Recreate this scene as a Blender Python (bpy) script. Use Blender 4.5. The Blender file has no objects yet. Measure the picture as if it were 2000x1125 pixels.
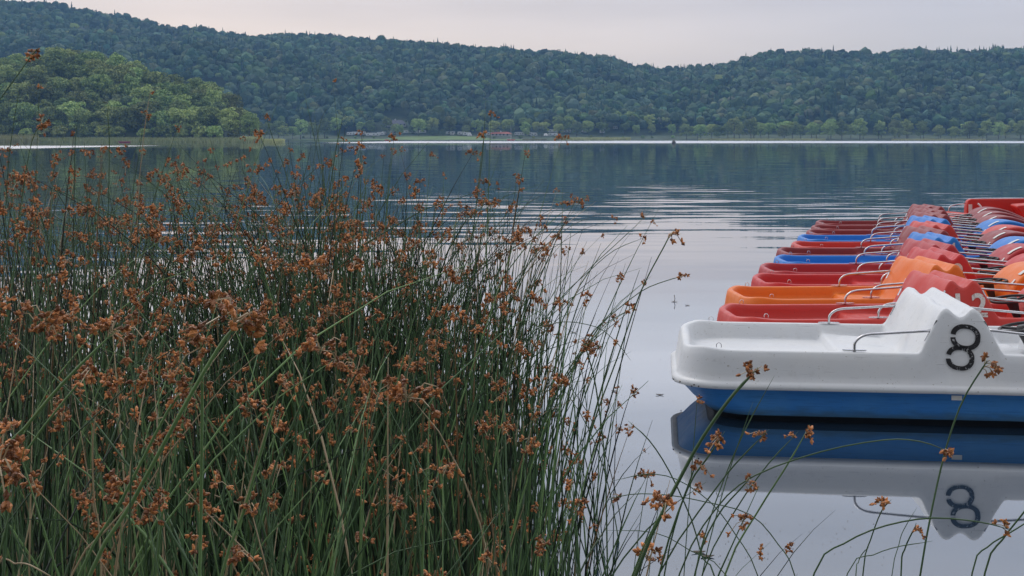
import bpy, math, random
import numpy as np
from mathutils import Vector, Matrix, Euler
random.seed(7); rng = np.random.default_rng(7)
PI = math.pi; R = math.radians
sc = bpy.context.scene; C = sc.collection

# ------------------------------------------------------------ camera, sky, sun, exposure
CAMZ = 2.0; F = 2500.0; HY = 269.5          # eye height, focal length and horizon row of the 2000 px wide photograph
cd = bpy.data.cameras.new('camera'); cam = bpy.data.objects.new('camera', cd); C.objects.link(cam)
cam.location = (0, 0, CAMZ); cam.rotation_euler = (R(90), 0, 0)
cd.sensor_width = 36; cd.lens = 45; cd.shift_y = -(562.5 - HY) / 2000; cd.clip_start = .05; cd.clip_end = 9000
sc.camera = cam
SUN_EL, SUN_AZ = R(48), R(-35)              # azimuth from +Y towards +X
wd = bpy.data.worlds.new('World'); sc.world = wd; wd.use_nodes = True
nt = wd.node_tree; nt.nodes.clear(); N = nt.nodes.new; L = nt.links.new
out = N('ShaderNodeOutputWorld'); bg = N('ShaderNodeBackground'); bg.inputs[1].default_value = .1
L(bg.outputs[0], out.inputs[0])
sky = N('ShaderNodeTexSky'); sky.sky_type = 'NISHITA'; sky.sun_disc = False
sky.sun_elevation = SUN_EL; sky.sun_rotation = SUN_AZ; sky.air_density = 1; sky.dust_density = 3
tc = N('ShaderNodeTexCoord'); sep = N('ShaderNodeSeparateXYZ'); L(tc.outputs['Generated'], sep.inputs[0])
rp = N('ShaderNodeValToRGB'); L(sep.outputs[2], rp.inputs[0])
el = rp.color_ramp.elements
stops = [(0.0, (1.08, .85, .66)), (.07, (1.10, .88, .70)), (.105, (1.02, .85, .73)), (.135, (1.28, 1.17, 1.08)), (.17, (1.42, 1.34, 1.30)), (.21, (1.10, 1.08, 1.10)), (.29, (.80, .81, .86)),
         (.45, (1.30, 1.30, 1.36)), (1.0, (1.08, 1.10, 1.18))]
el[0].position, el[0].color = stops[0][0], stops[0][1] + (1,)
el[1].position, el[1].color = stops[-1][0], stops[-1][1] + (1,)
for p, c in stops[1:-1]:
    e = el.new(p); e.color = c + (1,)
# soft overcast patches
mp = N('ShaderNodeMapping'); mp.inputs['Scale'].default_value = (1.2, 1.2, 9); L(tc.outputs['Generated'], mp.inputs[0])
nz = N('ShaderNodeTexNoise'); nz.inputs['Scale'].default_value = 2.2; nz.inputs['Detail'].default_value = 4; L(mp.outputs[0], nz.inputs[0])
mr = N('ShaderNodeMapRange'); mr.inputs[1].default_value = .3; mr.inputs[2].default_value = .7; mr.inputs[3].default_value = 10.0; mr.inputs[4].default_value = 12.3
L(nz.outputs[0], mr.inputs[0])
vs = N('ShaderNodeVectorMath'); vs.operation = 'SCALE';  
# paler and pinker low on the left, dimmer behind the viewer
def wm_(a_, b_, c_, d_, src):
    n = N('ShaderNodeMapRange'); n.inputs[1].default_value = a_; n.inputs[2].default_value = b_; n.inputs[3].default_value = c_; n.inputs[4].default_value = d_; L(src, n.inputs[0]); return n.outputs[0]
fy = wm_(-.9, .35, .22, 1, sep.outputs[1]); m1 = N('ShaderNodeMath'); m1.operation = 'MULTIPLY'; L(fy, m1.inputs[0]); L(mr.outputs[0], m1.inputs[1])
side = wm_(-.25, .32, 0, 1, sep.outputs[0]); low = wm_(.05, .35, 1, 0, sep.outputs[2]); m2 = N('ShaderNodeMath'); m2.operation = 'MULTIPLY'; L(side, m2.inputs[0]); L(low, m2.inputs[1])
tint = N('ShaderNodeMixRGB'); tint.inputs[1].default_value = (1, 1, 1, 1); tint.inputs[2].default_value = (.66, .76, .92, 1); L(m2.outputs[0], tint.inputs[0])
tm = N('ShaderNodeMixRGB'); tm.blend_type = 'MULTIPLY'; tm.inputs[0].default_value = 1; L(rp.outputs[0], tm.inputs[1]); L(tint.outputs[0], tm.inputs[2])
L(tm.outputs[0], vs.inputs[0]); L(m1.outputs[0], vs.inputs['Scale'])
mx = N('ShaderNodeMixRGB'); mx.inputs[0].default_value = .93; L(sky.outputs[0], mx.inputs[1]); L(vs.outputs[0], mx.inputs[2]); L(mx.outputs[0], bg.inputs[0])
sl = bpy.data.lights.new('sun', 'SUN'); so = bpy.data.objects.new('sun', sl); C.objects.link(so)
sl.energy = .6; sl.angle = R(25); sl.color = (1, .93, .86)
so.rotation_euler = Vector((math.sin(SUN_AZ) * math.cos(SUN_EL), math.cos(SUN_AZ) * math.cos(SUN_EL), math.sin(SUN_EL))).to_track_quat('Z', 'Y').to_euler()
sc.view_settings.view_transform = 'Standard'; sc.view_settings.look = 'None'; sc.view_settings.exposure = 0; sc.view_settings.gamma = 1
sc.cycles.volume_bounces = 1; sc.cycles.max_bounces = 8; sc.cycles.transparent_max_bounces = 16
sc.cycles.use_denoising = True

# ------------------------------------------------------------ helpers
def at(px, py, D):                 # photograph pixel + depth -> world point
    return Vector(((px - 1000) * D / F, D, CAMZ - (py - HY) * D / F))

def mesh_np(name, V, Fc, mats=(), midx=None, smooth=False, col=None):
    """V (n,3), Fc list of index arrays (each (m,k))"""
    me = bpy.data.meshes.new(name)
    V = np.asarray(V, np.float32)
    if isinstance(Fc, np.ndarray): Fc = [Fc]
    tot = np.concatenate([np.full(len(f), f.shape[1], np.int32) for f in Fc])
    idx = np.concatenate([f.reshape(-1) for f in Fc]).astype(np.int32)
    st = np.zeros(len(tot), np.int32); st[1:] = np.cumsum(tot)[:-1]
    me.vertices.add(len(V)); me.vertices.foreach_set('co', V.reshape(-1))
    me.loops.add(len(idx)); me.loops.foreach_set('vertex_index', idx)
    me.polygons.add(len(tot)); me.polygons.foreach_set('loop_start', st); me.polygons.foreach_set('loop_total', tot)
    for m in mats: me.materials.append(m)
    if midx is not None: me.polygons.foreach_set('material_index', np.asarray(midx, np.int32))
    me.polygons.foreach_set('use_smooth', np.full(len(tot), smooth, bool))
    me.update(calc_edges=True); me.validate()
    if col is not None:
        a = me.color_attributes.new('tint', 'FLOAT_COLOR', 'POINT')
        c = np.ones((len(V), 4), np.float32); c[:, :3] = col
        a.data.foreach_set('color', c.reshape(-1))
    return me

class MB:                          # mesh collector
    def __init__(s): s.v = []; s.f = []; s.m = []; s.n = 0
    def add(s, V, Fs, m=0):
        V = [tuple(p) for p in V]; s.v += V
        for f in Fs: s.f.append(tuple(i + s.n for i in f)); s.m.append(m)
        s.n += len(V)
    def box(s, x0, x1, y0, y1, z0, z1, m=0, M=None, taper=0):
        t = taper
        V = [Vector(p) for p in ((x0, y0, z0), (x1, y0, z0), (x1, y1, z0), (x0, y1, z0), (x0 + t, y0 + t, z1), (x1 - t, y0 + t, z1), (x1 - t, y1 - t, z1), (x0 + t, y1 - t, z1))]
        if M: V = [M @ p for p in V]
        s.add(V, [(3, 2, 1, 0), (4, 5, 6, 7), (0, 1, 5, 4), (1, 2, 6, 5), (2, 3, 7, 6), (3, 0, 4, 7)], m)
    def tube(s, pts, r, n=8, m=0, cap=True):
        V, Fs = tube_arr(pts, r, n, cap); s.add(V, Fs, m)
    def build(s, name, mats, parent=None, smooth=False, loc=None):
        me = bpy.data.meshes.new(name); me.from_pydata(s.v, [], s.f)
        if not isinstance(mats, (list, tuple)): mats = [mats]
        for mm in mats: me.materials.append(mm)
        me.polygons.foreach_set('material_index', s.m)
        if smooth: me.polygons.foreach_set('use_smooth', [True] * len(s.f))
        me.update()
        return link(name, me, parent, loc)

def link(name, me, parent=None, loc=None):
    o = bpy.data.objects.new(name, me); C.objects.link(o)
    if parent: o.parent = parent
    if loc is not None: o.location = loc
    return o

def tag(o, label=None, cat=None, group=None, kind=None):
    if label: o['label'] = label
    if cat: o['category'] = cat
    if group: o['group'] = group
    if kind: o['kind'] = kind
    return o

def empty(name, loc=(0, 0, 0), rz=0):
    o = bpy.data.objects.new(name, None); C.objects.link(o); o.location = loc; o.rotation_euler = (0, 0, rz); o.empty_display_size = .1
    return o

def tube_arr(pts, r, n=8, cap=True):
    P = [Vector(p) for p in pts]; k = len(P)
    rr = r if hasattr(r, '__len__') else [r] * k
    V = []; Fs = []
    up = None
    for i in range(k):
        t = (P[min(i + 1, k - 1)] - P[max(i - 1, 0)]).normalized()
        if up is None:
            up = t.orthogonal().normalized()
        up = (up - t * up.dot(t)).normalized(); b = t.cross(up)
        for j in range(n):
            a = 2 * PI * j / n
            V.append(P[i] + (up * math.cos(a) + b * math.sin(a)) * rr[i])
    for i in range(k - 1):
        for j in range(n):
            a = i * n + j; b2 = i * n + (j + 1) % n
            Fs.append((a, b2, b2 + n, a + n))
    if cap:
        Fs.append(tuple(range(n))[::-1]); Fs.append(tuple((k - 1) * n + j for j in range(n)))
    return V, Fs

def smooth_path(pts, per=5):       # Catmull-Rom
    P = [Vector(p) for p in pts]; P = [P[0] * 2 - P[1]] + P + [P[-1] * 2 - P[-2]]
    o = []
    for i in range(1, len(P) - 2):
        a, b, c, d = P[i - 1:i + 3]
        for k in range(per):
            t = k / per
            o.append(.5 * ((2 * b) + (c - a) * t + (2 * a - 5 * b + 4 * c - d) * t * t + (3 * b - a - 3 * c + d) * t ** 3))
    o.append(P[-2]); return o

# ------------------------------------------------------------ materials
def newmat(name):
    m = bpy.data.materials.new(name); m.use_nodes = True
    t = m.node_tree; b = t.nodes['Principled BSDF']; return m, t, b
def lin(r, g, b): return tuple(((c / 255 + .055) / 1.055) ** 2.4 if c > 10 else c / 3294 for c in (r, g, b))

def simple(name, col, rough=.5, metal=0, noise=.12, scale=8, bump=0, spec=.5):
    m, t, b = newmat(name)
    b.inputs['Roughness'].default_value = rough; b.inputs['Metallic'].default_value = metal
    b.inputs['Specular IOR Level'].default_value = spec
    tc = t.nodes.new('ShaderNodeTexCoord'); n = t.nodes.new('ShaderNodeTexNoise'); n.inputs['Scale'].default_value = scale; n.inputs['Detail'].default_value = 5
    t.links.new(tc.outputs['Object'], n.inputs[0])
    r = t.nodes.new('ShaderNodeValToRGB'); t.links.new(n.outputs[0], r.inputs[0])
    r.color_ramp.elements[0].position = .3; r.color_ramp.elements[1].position = .7
    r.color_ramp.elements[0].color = tuple(c * (1 - noise) for c in col) + (1,)
    r.color_ramp.elements[1].color = tuple(min(1, c * (1 + noise)) for c in col) + (1,)
    t.links.new(r.outputs[0], b.inputs['Base Color'])
    if bump:
        bp = t.nodes.new('ShaderNodeBump'); bp.inputs['Strength'].default_value = bump; bp.inputs['Distance'].default_value = .01
        t.links.new(n.outputs[0], bp.inputs['Height']); t.links.new(bp.outputs[0], b.inputs['Normal'])
    return m

def plastic(name, col, dirt=(.25, .22, .16), fade=None, amt=.35, rough=.38, stain=None):
    """moulded hull plastic: mottled colour, worn paler patches, grime specks, fine scratches"""
    m, t, b = newmat(name); N = t.nodes.new; L = t.links.new
    tc = N('ShaderNodeTexCoord')
    def noise(s, d=4, map_=None):
        n = N('ShaderNodeTexNoise'); n.inputs['Scale'].default_value = s; n.inputs['Detail'].default_value = d
        if map_:
            mp = N('ShaderNodeMapping'); mp.inputs['Scale'].default_value = map_; L(tc.outputs['Object'], mp.inputs[0]); L(mp.outputs[0], n.inputs[0])
        else: L(tc.outputs['Object'], n.inputs[0])
        return n
    def ramp(src, a, c, v0=0., v1=1.):
        r = N('ShaderNodeMapRange'); r.inputs[1].default_value = a; r.inputs[2].default_value = c; r.inputs[3].default_value = v0; r.inputs[4].default_value = v1
        L(src, r.inputs[0]); return r.outputs[0]
    def mix(f, a, c):
        x = N('ShaderNodeMixRGB')
        if isinstance(f, float): x.inputs[0].default_value = f
        else: L(f, x.inputs[0])
        for i, v in ((1, a), (2, c)):
            if isinstance(v, tuple): x.inputs[i].default_value = v + (1,)
            else: L(v, x.inputs[i])
        return x.outputs[0]
    fade = fade or tuple(c + (.62 - c) * .35 for c in col)
    c0 = mix(ramp(noise(3).outputs[0], .42, .72, 0, amt), col, fade)
    c1 = mix(ramp(noise(14, 6).outputs[0], .58, .8, 0, .5), c0, tuple(c * .7 + d * .3 for c, d in zip(col, dirt)))
    c2 = mix(ramp(noise(60, 2).outputs[0], .70, .75, 0, .75), c1, dirt)
    sc_ = ramp(noise(5, 8, (1, 9, 22)).outputs[0], .66, .72, 0, .6)
    c3 = mix(sc_, c2, tuple(c * .55 for c in col))
    if stain:
        sp = N('ShaderNodeSeparateXYZ'); L(tc.outputs['Object'], sp.inputs[0])
        ad = N('ShaderNodeMath'); ad.operation = 'MULTIPLY_ADD'; ad.inputs[1].default_value = .10; L(noise(7, 5, (1, 1, 4)).outputs[0], ad.inputs[0]); L(sp.outputs[2], ad.inputs[2])
        c3 = mix(ramp(ad.outputs[0], .10, .16, .75, 0), c3, stain)
        c3 = mix(ramp(noise(8, 6, (.6, 2, 10)).outputs[0], .5, .75, 0, .45), c3, tuple(v * .55 for v in col))
    L(c3, b.inputs['Base Color'])
    L(ramp(noise(9).outputs[0], .3, .7, rough - .08, rough + .14), b.inputs['Roughness'])
    b.inputs['Specular IOR Level'].default_value = .35; b.inputs['Coat Weight'].default_value = .12; b.inputs['Coat Roughness'].default_value = .32; b.inputs['Coat IOR'].default_value = 1.6
    bp = N('ShaderNodeBump'); bp.inputs['Strength'].default_value = .25; bp.inputs['Distance'].default_value = .004
    L(noise(11, 3).outputs[0], bp.inputs['Height']); L(bp.outputs[0], b.inputs['Normal'])
    return m

def foliage_mat(name, c0, c1, attr=False, objrand=.3):
    m, t, b = newmat(name); N = t.nodes.new; L = t.links.new
    b.inputs['Roughness'].default_value = .8; b.inputs['Specular IOR Level'].default_value = .15
    g = N('ShaderNodeNewGeometry')
    r = N('ShaderNodeMixRGB'); r.inputs[1].default_value = c0 + (1,); r.inputs[2].default_value = c1 + (1,); L(g.outputs['Random Per Island'], r.inputs[0])
    o = r.outputs[0]
    if attr:
        a = N('ShaderNodeVertexColor'); a.layer_name = 'tint'
        x = N('ShaderNodeMixRGB'); x.blend_type = 'MULTIPLY'; x.inputs[0].default_value = 1; L(o, x.inputs[1]); L(a.outputs[0], x.inputs[2]); o = x.outputs[0]
    else:
        oi = N('ShaderNodeObjectInfo'); h = N('ShaderNodeHueSaturation'); L(o, h.inputs['Color'])
        mr = N('ShaderNodeMapRange'); mr.inputs[3].default_value = 1 - objrand; mr.inputs[4].default_value = 1 + objrand; L(oi.outputs['Random'], mr.inputs[0]); L(mr.outputs[0], h.inputs['Value'])
        mr2 = N('ShaderNodeMapRange'); mr2.inputs[3].default_value = .475; mr2.inputs[4].default_value = .52
        ml = N('ShaderNodeMath'); ml.operation = 'FRACT'; m3 = N('ShaderNodeMath'); m3.operation = 'MULTIPLY'; m3.inputs[1].default_value = 7.3
        L(oi.outputs['Random'], m3.inputs[0]); L(m3.outputs[0], ml.inputs[0]); L(ml.outputs[0], mr2.inputs[0]); L(mr2.outputs[0], h.inputs['Hue'])
        o = h.outputs[0]
    L(o, b.inputs['Base Color']); return m

def stem_mat(name, c0, c1):
    m, t, b = newmat(name); N = t.nodes.new; L = t.links.new
    b.inputs['Roughness'].default_value = .4; b.inputs['Specular IOR Level'].default_value = .4
    g = N('ShaderNodeNewGeometry'); tc = N('ShaderNodeTexCoord'); n = N('ShaderNodeTexNoise'); n.inputs['Scale'].default_value = 9; L(tc.outputs['Object'], n.inputs[0])
    ad = N('ShaderNodeMath'); ad.operation = 'MULTIPLY_ADD'; ad.inputs[1].default_value = .35; L(n.outputs[0], ad.inputs[0])
    n.inputs['Scale'].default_value = 5 if 'seed' in name else 9
    m2 = N('ShaderNodeMath'); m2.operation = 'MULTIPLY'; m2.inputs[1].default_value = .85; L(g.outputs['Random Per Island'], m2.inputs[0]); L(m2.outputs[0], ad.inputs[2])
    r = N('ShaderNodeValToRGB'); L(ad.outputs[0], r.inputs[0]); r.color_ramp.elements[0].color = c0 + (1,); r.color_ramp.elements[1].color = c1 + (1,)
    r.color_ramp.elements[0].position = .32; r.color_ramp.elements[1].position = 1.0
    L(r.outputs[0], b.inputs['Base Color']); return m

M = {}
M['stem'] = stem_mat('bulrush_green', (.005, .014, .007), (.11, .21, .09))
M['fresh'] = stem_mat('bulrush_fresh_green', (.02, .05, .02), (.24, .40, .15))
M['straw'] = stem_mat('bulrush_straw', (.18, .115, .055), (.58, .46, .30))
M['seed'] = stem_mat('seed_brown', (.15, .052, .017), (.76, .31, .11))
M['leaf'] = foliage_mat('leaf', (.15, .225, .07), (.42, .50, .17), objrand=.5)
M['leaf_pale'] = foliage_mat('leaf_pale', (.14, .20, .10), (.24, .30, .15), objrand=.15)
M['forest'] = foliage_mat('forest', (.032, .068, .036), (.092, .158, .072), attr=True)
M['bark'] = simple('bark', (.10, .08, .06), .9)
M['ground'] = simple('forest_floor', (.05, .075, .03), .95, scale=.05, noise=.4)
M['lawn'] = simple('lawn', (.13, .20, .05), .9, scale=.06, noise=.2)
M['rim'] = foliage_mat('shore_reed', (.36, .42, .18), (.62, .62, .32))
M['chrome'] = simple('steel_tube', (.62, .62, .64), .18, metal=1, noise=.1, scale=30)
M['black'] = simple('black_rubber', (.018, .018, .02), .45)
M['cream'] = simple('cream_trim', (.62, .56, .47), .5, noise=.15, scale=6)
M['rivet'] = simple('rivet', (.05, .04, .035), .5)
M['white'] = simple('white_paint', (.85, .85, .84), .4)
M['sticker'] = simple('sticker', (.75, .75, .72), .4)
M['ink'] = simple('ink', (.12, .12, .12), .5)
M['glass'] = simple('dark_glass', (.02, .025, .03), .15)
M['tyre'] = simple('tyre', (.02, .02, .02), .8)
M['roof_grey'] = simple('grey_roof', (.10, .10, .13), .8)
M['roof_red'] = simple('red_roof', (.42, .14, .10), .8)
M['wall_white'] = simple('pale_wall', (.6, .58, .54), .8)
M['red_float'] = simple('red_float', (.65, .05, .03), .4)
M['hullblue'] = plastic('hull_blue', (.032, .20, .56), dirt=(.05, .14, .25), fade=(.08, .28, .56), amt=.6, stain=(.05, .10, .12))
M['boot'] = simple('dark_antifoul', (.012, .016, .022), .5)

def water_mat():
    m = bpy.data.materials.new('lake_water'); m.use_nodes = True; t = m.node_tree; t.nodes.clear(); N = t.nodes.new; L = t.links.new
    out = N('ShaderNodeOutputMaterial'); geo = N('ShaderNodeNewGeometry'); sp = N('ShaderNodeSeparateXYZ'); L(geo.outputs['Position'], sp.inputs[0])
    def math_(op, a, b=None, c=None):
        n = N('ShaderNodeMath'); n.operation = op
        for i, v in enumerate((a, b, c)):
            if v is None: continue
            if isinstance(v, (int, float)): n.inputs[i].default_value = v
            else: L(v, n.inputs[i])
        return n.outputs[0]
    def rng_(v, a, b, c, d, smooth=True):
        n = N('ShaderNodeMapRange'); n.interpolation_type = 'SMOOTHSTEP' if smooth else 'LINEAR'
        L(v, n.inputs[0]); n.inputs[1].default_value = a; n.inputs[2].default_value = b; n.inputs[3].default_value = c; n.inputs[4].default_value = d
        return n.outputs[0]
    def noise(sx, sy, s=1, d=2, rot=0, off=0):
        mp = N('ShaderNodeMapping'); mp.inputs['Scale'].default_value = (sx, sy, 1); mp.inputs['Rotation'].default_value = (0, 0, rot); mp.inputs['Location'].default_value = (off, off, 0)
        L(geo.outputs['Position'], mp.inputs[0]); n = N('ShaderNodeTexNoise'); n.inputs['Scale'].default_value = s; n.inputs['Detail'].default_value = d; L(mp.outputs[0], n.inputs[0])
        return n.outputs[0]
    X, Y = sp.outputs[0], sp.outputs[1]
    # gentle ripples crossing the view, calm by the shore
    patch = noise(.06, .06, 1, 2, 0, 31)
    amp = math_('MULTIPLY', rng_(Y, 13.5, 27, 0, 1), rng_(patch, .3, .62, .35, 1.2))
    amp = math_('MULTIPLY', amp, rng_(Y, 34, 75, 1, .45))
    w1 = math_('SUBTRACT', noise(.22, 1.35, 1, 3, R(3)), .5)
    w2 = math_('SUBTRACT', noise(.6, 3.6, 1, 2, R(-5), 9), .5)
    sl = math_('MULTIPLY', math_('MULTIPLY_ADD', w2, .3, w1), amp)
    calm = math_('MULTIPLY', math_('SUBTRACT', noise(.8, 2.5, 1, 2, 0, 5), .5), .006)
    ny = math_('ADD', math_('MULTIPLY', sl, .10), calm)
    # breeze-ruffled strips out on the lake: short steep wavelets
    edge = math_('MULTIPLY_ADD', math_('SUBTRACT', noise(.006, .004, 1, 3, 0, 17), .5), 130, Y)
    b1 = math_('MULTIPLY', rng_(edge, 440, 540, 0, 1), rng_(edge, 985, 1010, 1, 0))
    b1 = math_('MULTIPLY', b1, rng_(X, -95, -70, 0, 1))
    e2 = math_('MULTIPLY_ADD', math_('SUBTRACT', noise(.02, .01, 1, 2, 0, 3), .5), 26, Y)
    b2 = math_('MULTIPLY', math_('MULTIPLY', rng_(e2, 238, 246, 0, 1), rng_(e2, 328, 340, 1, 0)), rng_(X, -98, -80, 1, 0))
    ruf = math_('MAXIMUM', b1, b2)
    cr = N('ShaderNodeCombineXYZ'); L(math_('MULTIPLY', calm, .5), cr.inputs[0]); L(math_('SUBTRACT', ny, math_('MULTIPLY', ruf, .075)), cr.inputs[1]); cr.inputs[2].default_value = 1
    nr = N('ShaderNodeVectorMath'); nr.operation = 'NORMALIZE'; L(cr.outputs[0], nr.inputs[0])
    gl = N('ShaderNodeBsdfGlossy'); gl.inputs['Color'].default_value = (.97, .98, 1, 1); L(nr.outputs[0], gl.inputs['Normal'])
    L(math_('MULTIPLY_ADD', ruf, .10, .015), gl.inputs['Roughness'])
    df = N('ShaderNodeBsdfDiffuse'); df.inputs['Color'].default_value = (.012, .030, .058, 1)
    fr = N('ShaderNodeFresnel'); fr.inputs['IOR'].default_value = 1.33; L(nr.outputs[0], fr.inputs['Normal'])
    mx = N('ShaderNodeMixShader'); L(math_('POWER', fr.outputs[0], .5), mx.inputs[0]); L(df.outputs[0], mx.inputs[1]); L(gl.outputs[0], mx.inputs[2]); L(mx.outputs[0], out.inputs[0])
    return m
M['water'] = water_mat()

# ------------------------------------------------------------ the lie of the land
SKYL = np.array([(-900, -40), (-300, -10), (0, 2), (87, 4), (122, 10), (168, 23), (196, 25), (245, 33), (297, 45), (336, 55), (371, 54), (413, 58), (441, 66), (490, 72), (560, 68),
    (630, 70), (700, 74), (780, 82), (870, 88), (960, 94), (1050, 100), (1130, 107), (1200, 118), (1235, 131), (1262, 133), (1300, 138), (1340, 133), (1400, 127),
    (1450, 115), (1500, 106), (1570, 101), (1650, 103), (1700, 104), (1718, 108), (1760, 98), (1850, 100), (1900, 101), (1950, 97), (2000, 97), (2300, 92), (3000, 60)], float)
HEAD = np.array([(-1500, 130), (-300, 118), (-60, 112), (0, 113), (35, 108), (70, 100), (119, 90), (157, 97), (196, 101), (227, 107), (259, 117), (290, 135), (315, 147), (350, 158), (385, 157),
    (410, 160), (437, 178), (455, 196), (486, 217), (497, 250), (515, 272)], float)
def und(x, y):
    return np.sin(x * .011 + 1.3) * np.cos(y * .013 + .4) + .6 * np.sin(x * .027 - y * .017) + .4 * np.cos(x * .043 + y * .039 + 2)
def shore_y(u): return 1000 + 14 * np.sin(u * .011) + 7 * np.sin(u * .037 + 1)
def ground(x, y):
    x = np.asarray(x, float); y = np.asarray(y, float)
    u = np.clip(x / np.maximum(y, 50) * F + 1000, -900, 3000)
    Ys = shore_y(u)
    # far shore
    Dr = 1720 - 120 * np.clip((u - 600) / 800, 0, 1)
    ty = np.interp(u, SKYL[:, 0], SKYL[:, 1])
    zr = CAMZ + (HY - ty) * Dr / F - 12
    d = y - Ys
    t = np.clip((y - 1085) / (Dr - 1085), 0, 1)
    low = np.clip(d, -5, 90) * .055
    hill = (zr - 5) * t ** .92 + und(x, y) * 9 * np.sin(PI * t) ** 1.0
    # a nearer spur coming down on the left
    s = np.exp(-((u - 420) / 330.) ** 2) * np.exp(-((y - 1290) / 110.) ** 2) * 26
    z = low + np.where(t > 0, hill + s * np.clip((y - 1085) / 60, 0, 1), 0)
    z = np.where(y > Dr, z - (y - Dr) * .08, z)
    z = np.where(d < -2, -1.0, z)
    # headland on the left
    hy = np.interp(u, HEAD[:, 0], HEAD[:, 1])
    zh = np.maximum(CAMZ + (HY - hy) * 700 / F - 17, .6)
    a = np.clip((y - 592) / 110, 0, 1); b = np.clip((800 - y) / 80, 0, 1)
    inside = (u < 513) & (y > 585) & (y < 800)
    hz = np.minimum(.6 + (zh - .6) * (a * a * (3 - 2 * a)) * (b * b * (3 - 2 * b)), zh) + np.clip((y - 585) * .1, 0, .6)
    # the flat grassy spit
    z = np.where(inside, np.maximum(z, hz), z)
    # bank under the viewer
    z = np.where(y < 1.2, .22, z)
    z = np.where((y >= 1.2) & (y < 30), -1., z)
    return z
def on_ground(px, py, y0=1002):    # first point of the far land seen at that pixel
    for Y in np.arange(y0, 1700, 1.5):
        X = (px - 1000) * Y / F; g = float(ground(X, Y)); zz = CAMZ - (py - HY) * Y / F
        if g >= zz and g > -.5: return X, Y, g
    return X, Y, g

ys = np.array([-45, -10, 0, 1.15, 1.25, 29, 60, 200, 400, 575, 584, 586, 590] + list(range(596, 812, 7)) + [860, 930, 975] + list(np.arange(983, 1100, 4)) + list(np.arange(1100, 1900, 14)) + list(np.arange(1920, 2300, 60)), float)
xs = np.concatenate([np.arange(-2000, -700, 60), np.arange(-700, 750, 7.), np.arange(750, 2001, 60)])
GX, GY = np.meshgrid(xs, ys); GZ = ground(GX, GY)
V = np.stack([GX, GY, GZ], -1).reshape(-1, 3); nx = len(xs); ny_ = len(ys)
i, j = np.meshgrid(np.arange(nx - 1), np.arange(ny_ - 1)); a = (j * nx + i).reshape(-1)
tag(link('ground', mesh_np('ground', V, np.stack([a, a + 1, a + nx + 1, a + nx], 1), [M['ground']], smooth=True)), kind='structure')
wm = mesh_np('water', [(-2000, 1.0, 0), (2000, 1.0, 0), (2000, 1300, 0), (-2000, 1300, 0)], np.array([[0, 1, 2, 3]]), [M['water']])
tag(link('water', wm), kind='structure')
# lawn of the camp site, laid just over the ground
def patch(name, u0, u1, dy0, dy1, mat, lift):
    us = np.linspace(u0, u1, 60); V = []; nn = 8
    for k in range(nn):
        for u in us:
            f = math.sin(PI * (u - u0) / (u1 - u0)) ** .35 if 0 < (u - u0) < (u1 - u0) else 0
            Y = shore_y(u) + dy0 + (dy1 - dy0) * f * k / (nn - 1); X = (u - 1000) * Y / F
            V.append((X, Y, float(ground(X, Y)) + lift))
    n = len(us); i, j = np.meshgrid(np.arange(n - 1), np.arange(nn - 1)); a = (j * n + i).reshape(-1)
    return tag(link(name, mesh_np(name, V, np.stack([a, a + 1, a + n + 1, a + n], 1), [mat], smooth=True)), kind='structure')
patch('lawn', 752, 960, 3, 62, M['lawn'], .35)
patch('shore_grass', 560, 1110, 1, 20, M['lawn'], .2)

# ------------------------------------------------------------ trees
def rand_dirs(n, r=rng):
    v = r.normal(size=(n, 3)); return v / np.linalg.norm(v, axis=1, keepdims=True)
def leaf_cloud(centers, radii, per, size, r=rng, flat=.75):
    """many small leaf-clump faces over the surface and inside of lumpy clusters"""
    Vs = []
    for c, rad in zip(centers, radii):
        d = rand_dirs(per, r); d[:, 2] = np.abs(d[:, 2]) * r.choice([1, 1, 1, -1], per)
        p = c + d * rad * np.array([1, 1, flat]) * r.uniform(.72, 1.08, (per, 1))
        n = d + r.normal(scale=.45, size=(per, 3)); n /= np.linalg.norm(n, axis=1, keepdims=True)
        t = np.cross(n, r.normal(size=(per, 3))); t /= np.linalg.norm(t, axis=1, keepdims=True); b = np.cross(n, t)
        s = size * r.uniform(.6, 1.35, (per, 1))
        q = np.stack([p - t * s - b * s * .6, p + t * s - b * s * .5, p + t * s * .7 + b * s * .7, p - t * s * .8 + b * s * .6], 1)
        Vs.append(q.reshape(-1, 3))
    V = np.concatenate(Vs); return V, np.arange(len(V)).reshape(-1, 4)
def crown_mesh(name, H, W, kind, mat):
    r = np.random.default_rng(abs(hash(name)) % 1000 if False else sum(map(ord, name)))
    cs = []; rd = []
    if kind == 'conifer':
        for k in range(15):
            t = k / 14; z = H * (.14 + .84 * t); w = W * .5 * (1 - t) ** .85 + .25
            m = max(2, int(7 * (1 - t)) + 1)
            for q in range(m):
                a = r.uniform(0, 2 * PI); cs.append((math.cos(a) * w * .6, math.sin(a) * w * .6, z - w * .12)); rd.append(w * .48 + .2)
        return mesh_np(name, *leaf_cloud(np.array(cs), rd, 26, .34, r, .45), [mat])
    for k in range(46):
        d = rand_dirs(1, r)[0]; zz = r.uniform(-.9, 1)
        rr = math.sqrt(max(0, 1 - zz * zz)) if zz > 0 else (1 - .35 * zz * zz)
        a = r.uniform(0, 2 * PI); f = r.uniform(.62, .92) if k % 5 else r.uniform(.1, .5)
        cs.append((math.cos(a) * rr * f * W * .5, math.sin(a) * rr * f * W * .5, H * (.55 + .40 * zz * f + (.03 if zz > 0 else 0)))); rd.append(W * r.uniform(.10, .19))
    return mesh_np(name, *leaf_cloud(np.array(cs), rd, 78, .36 if kind == 'broad' else .3, r), [mat])
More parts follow.
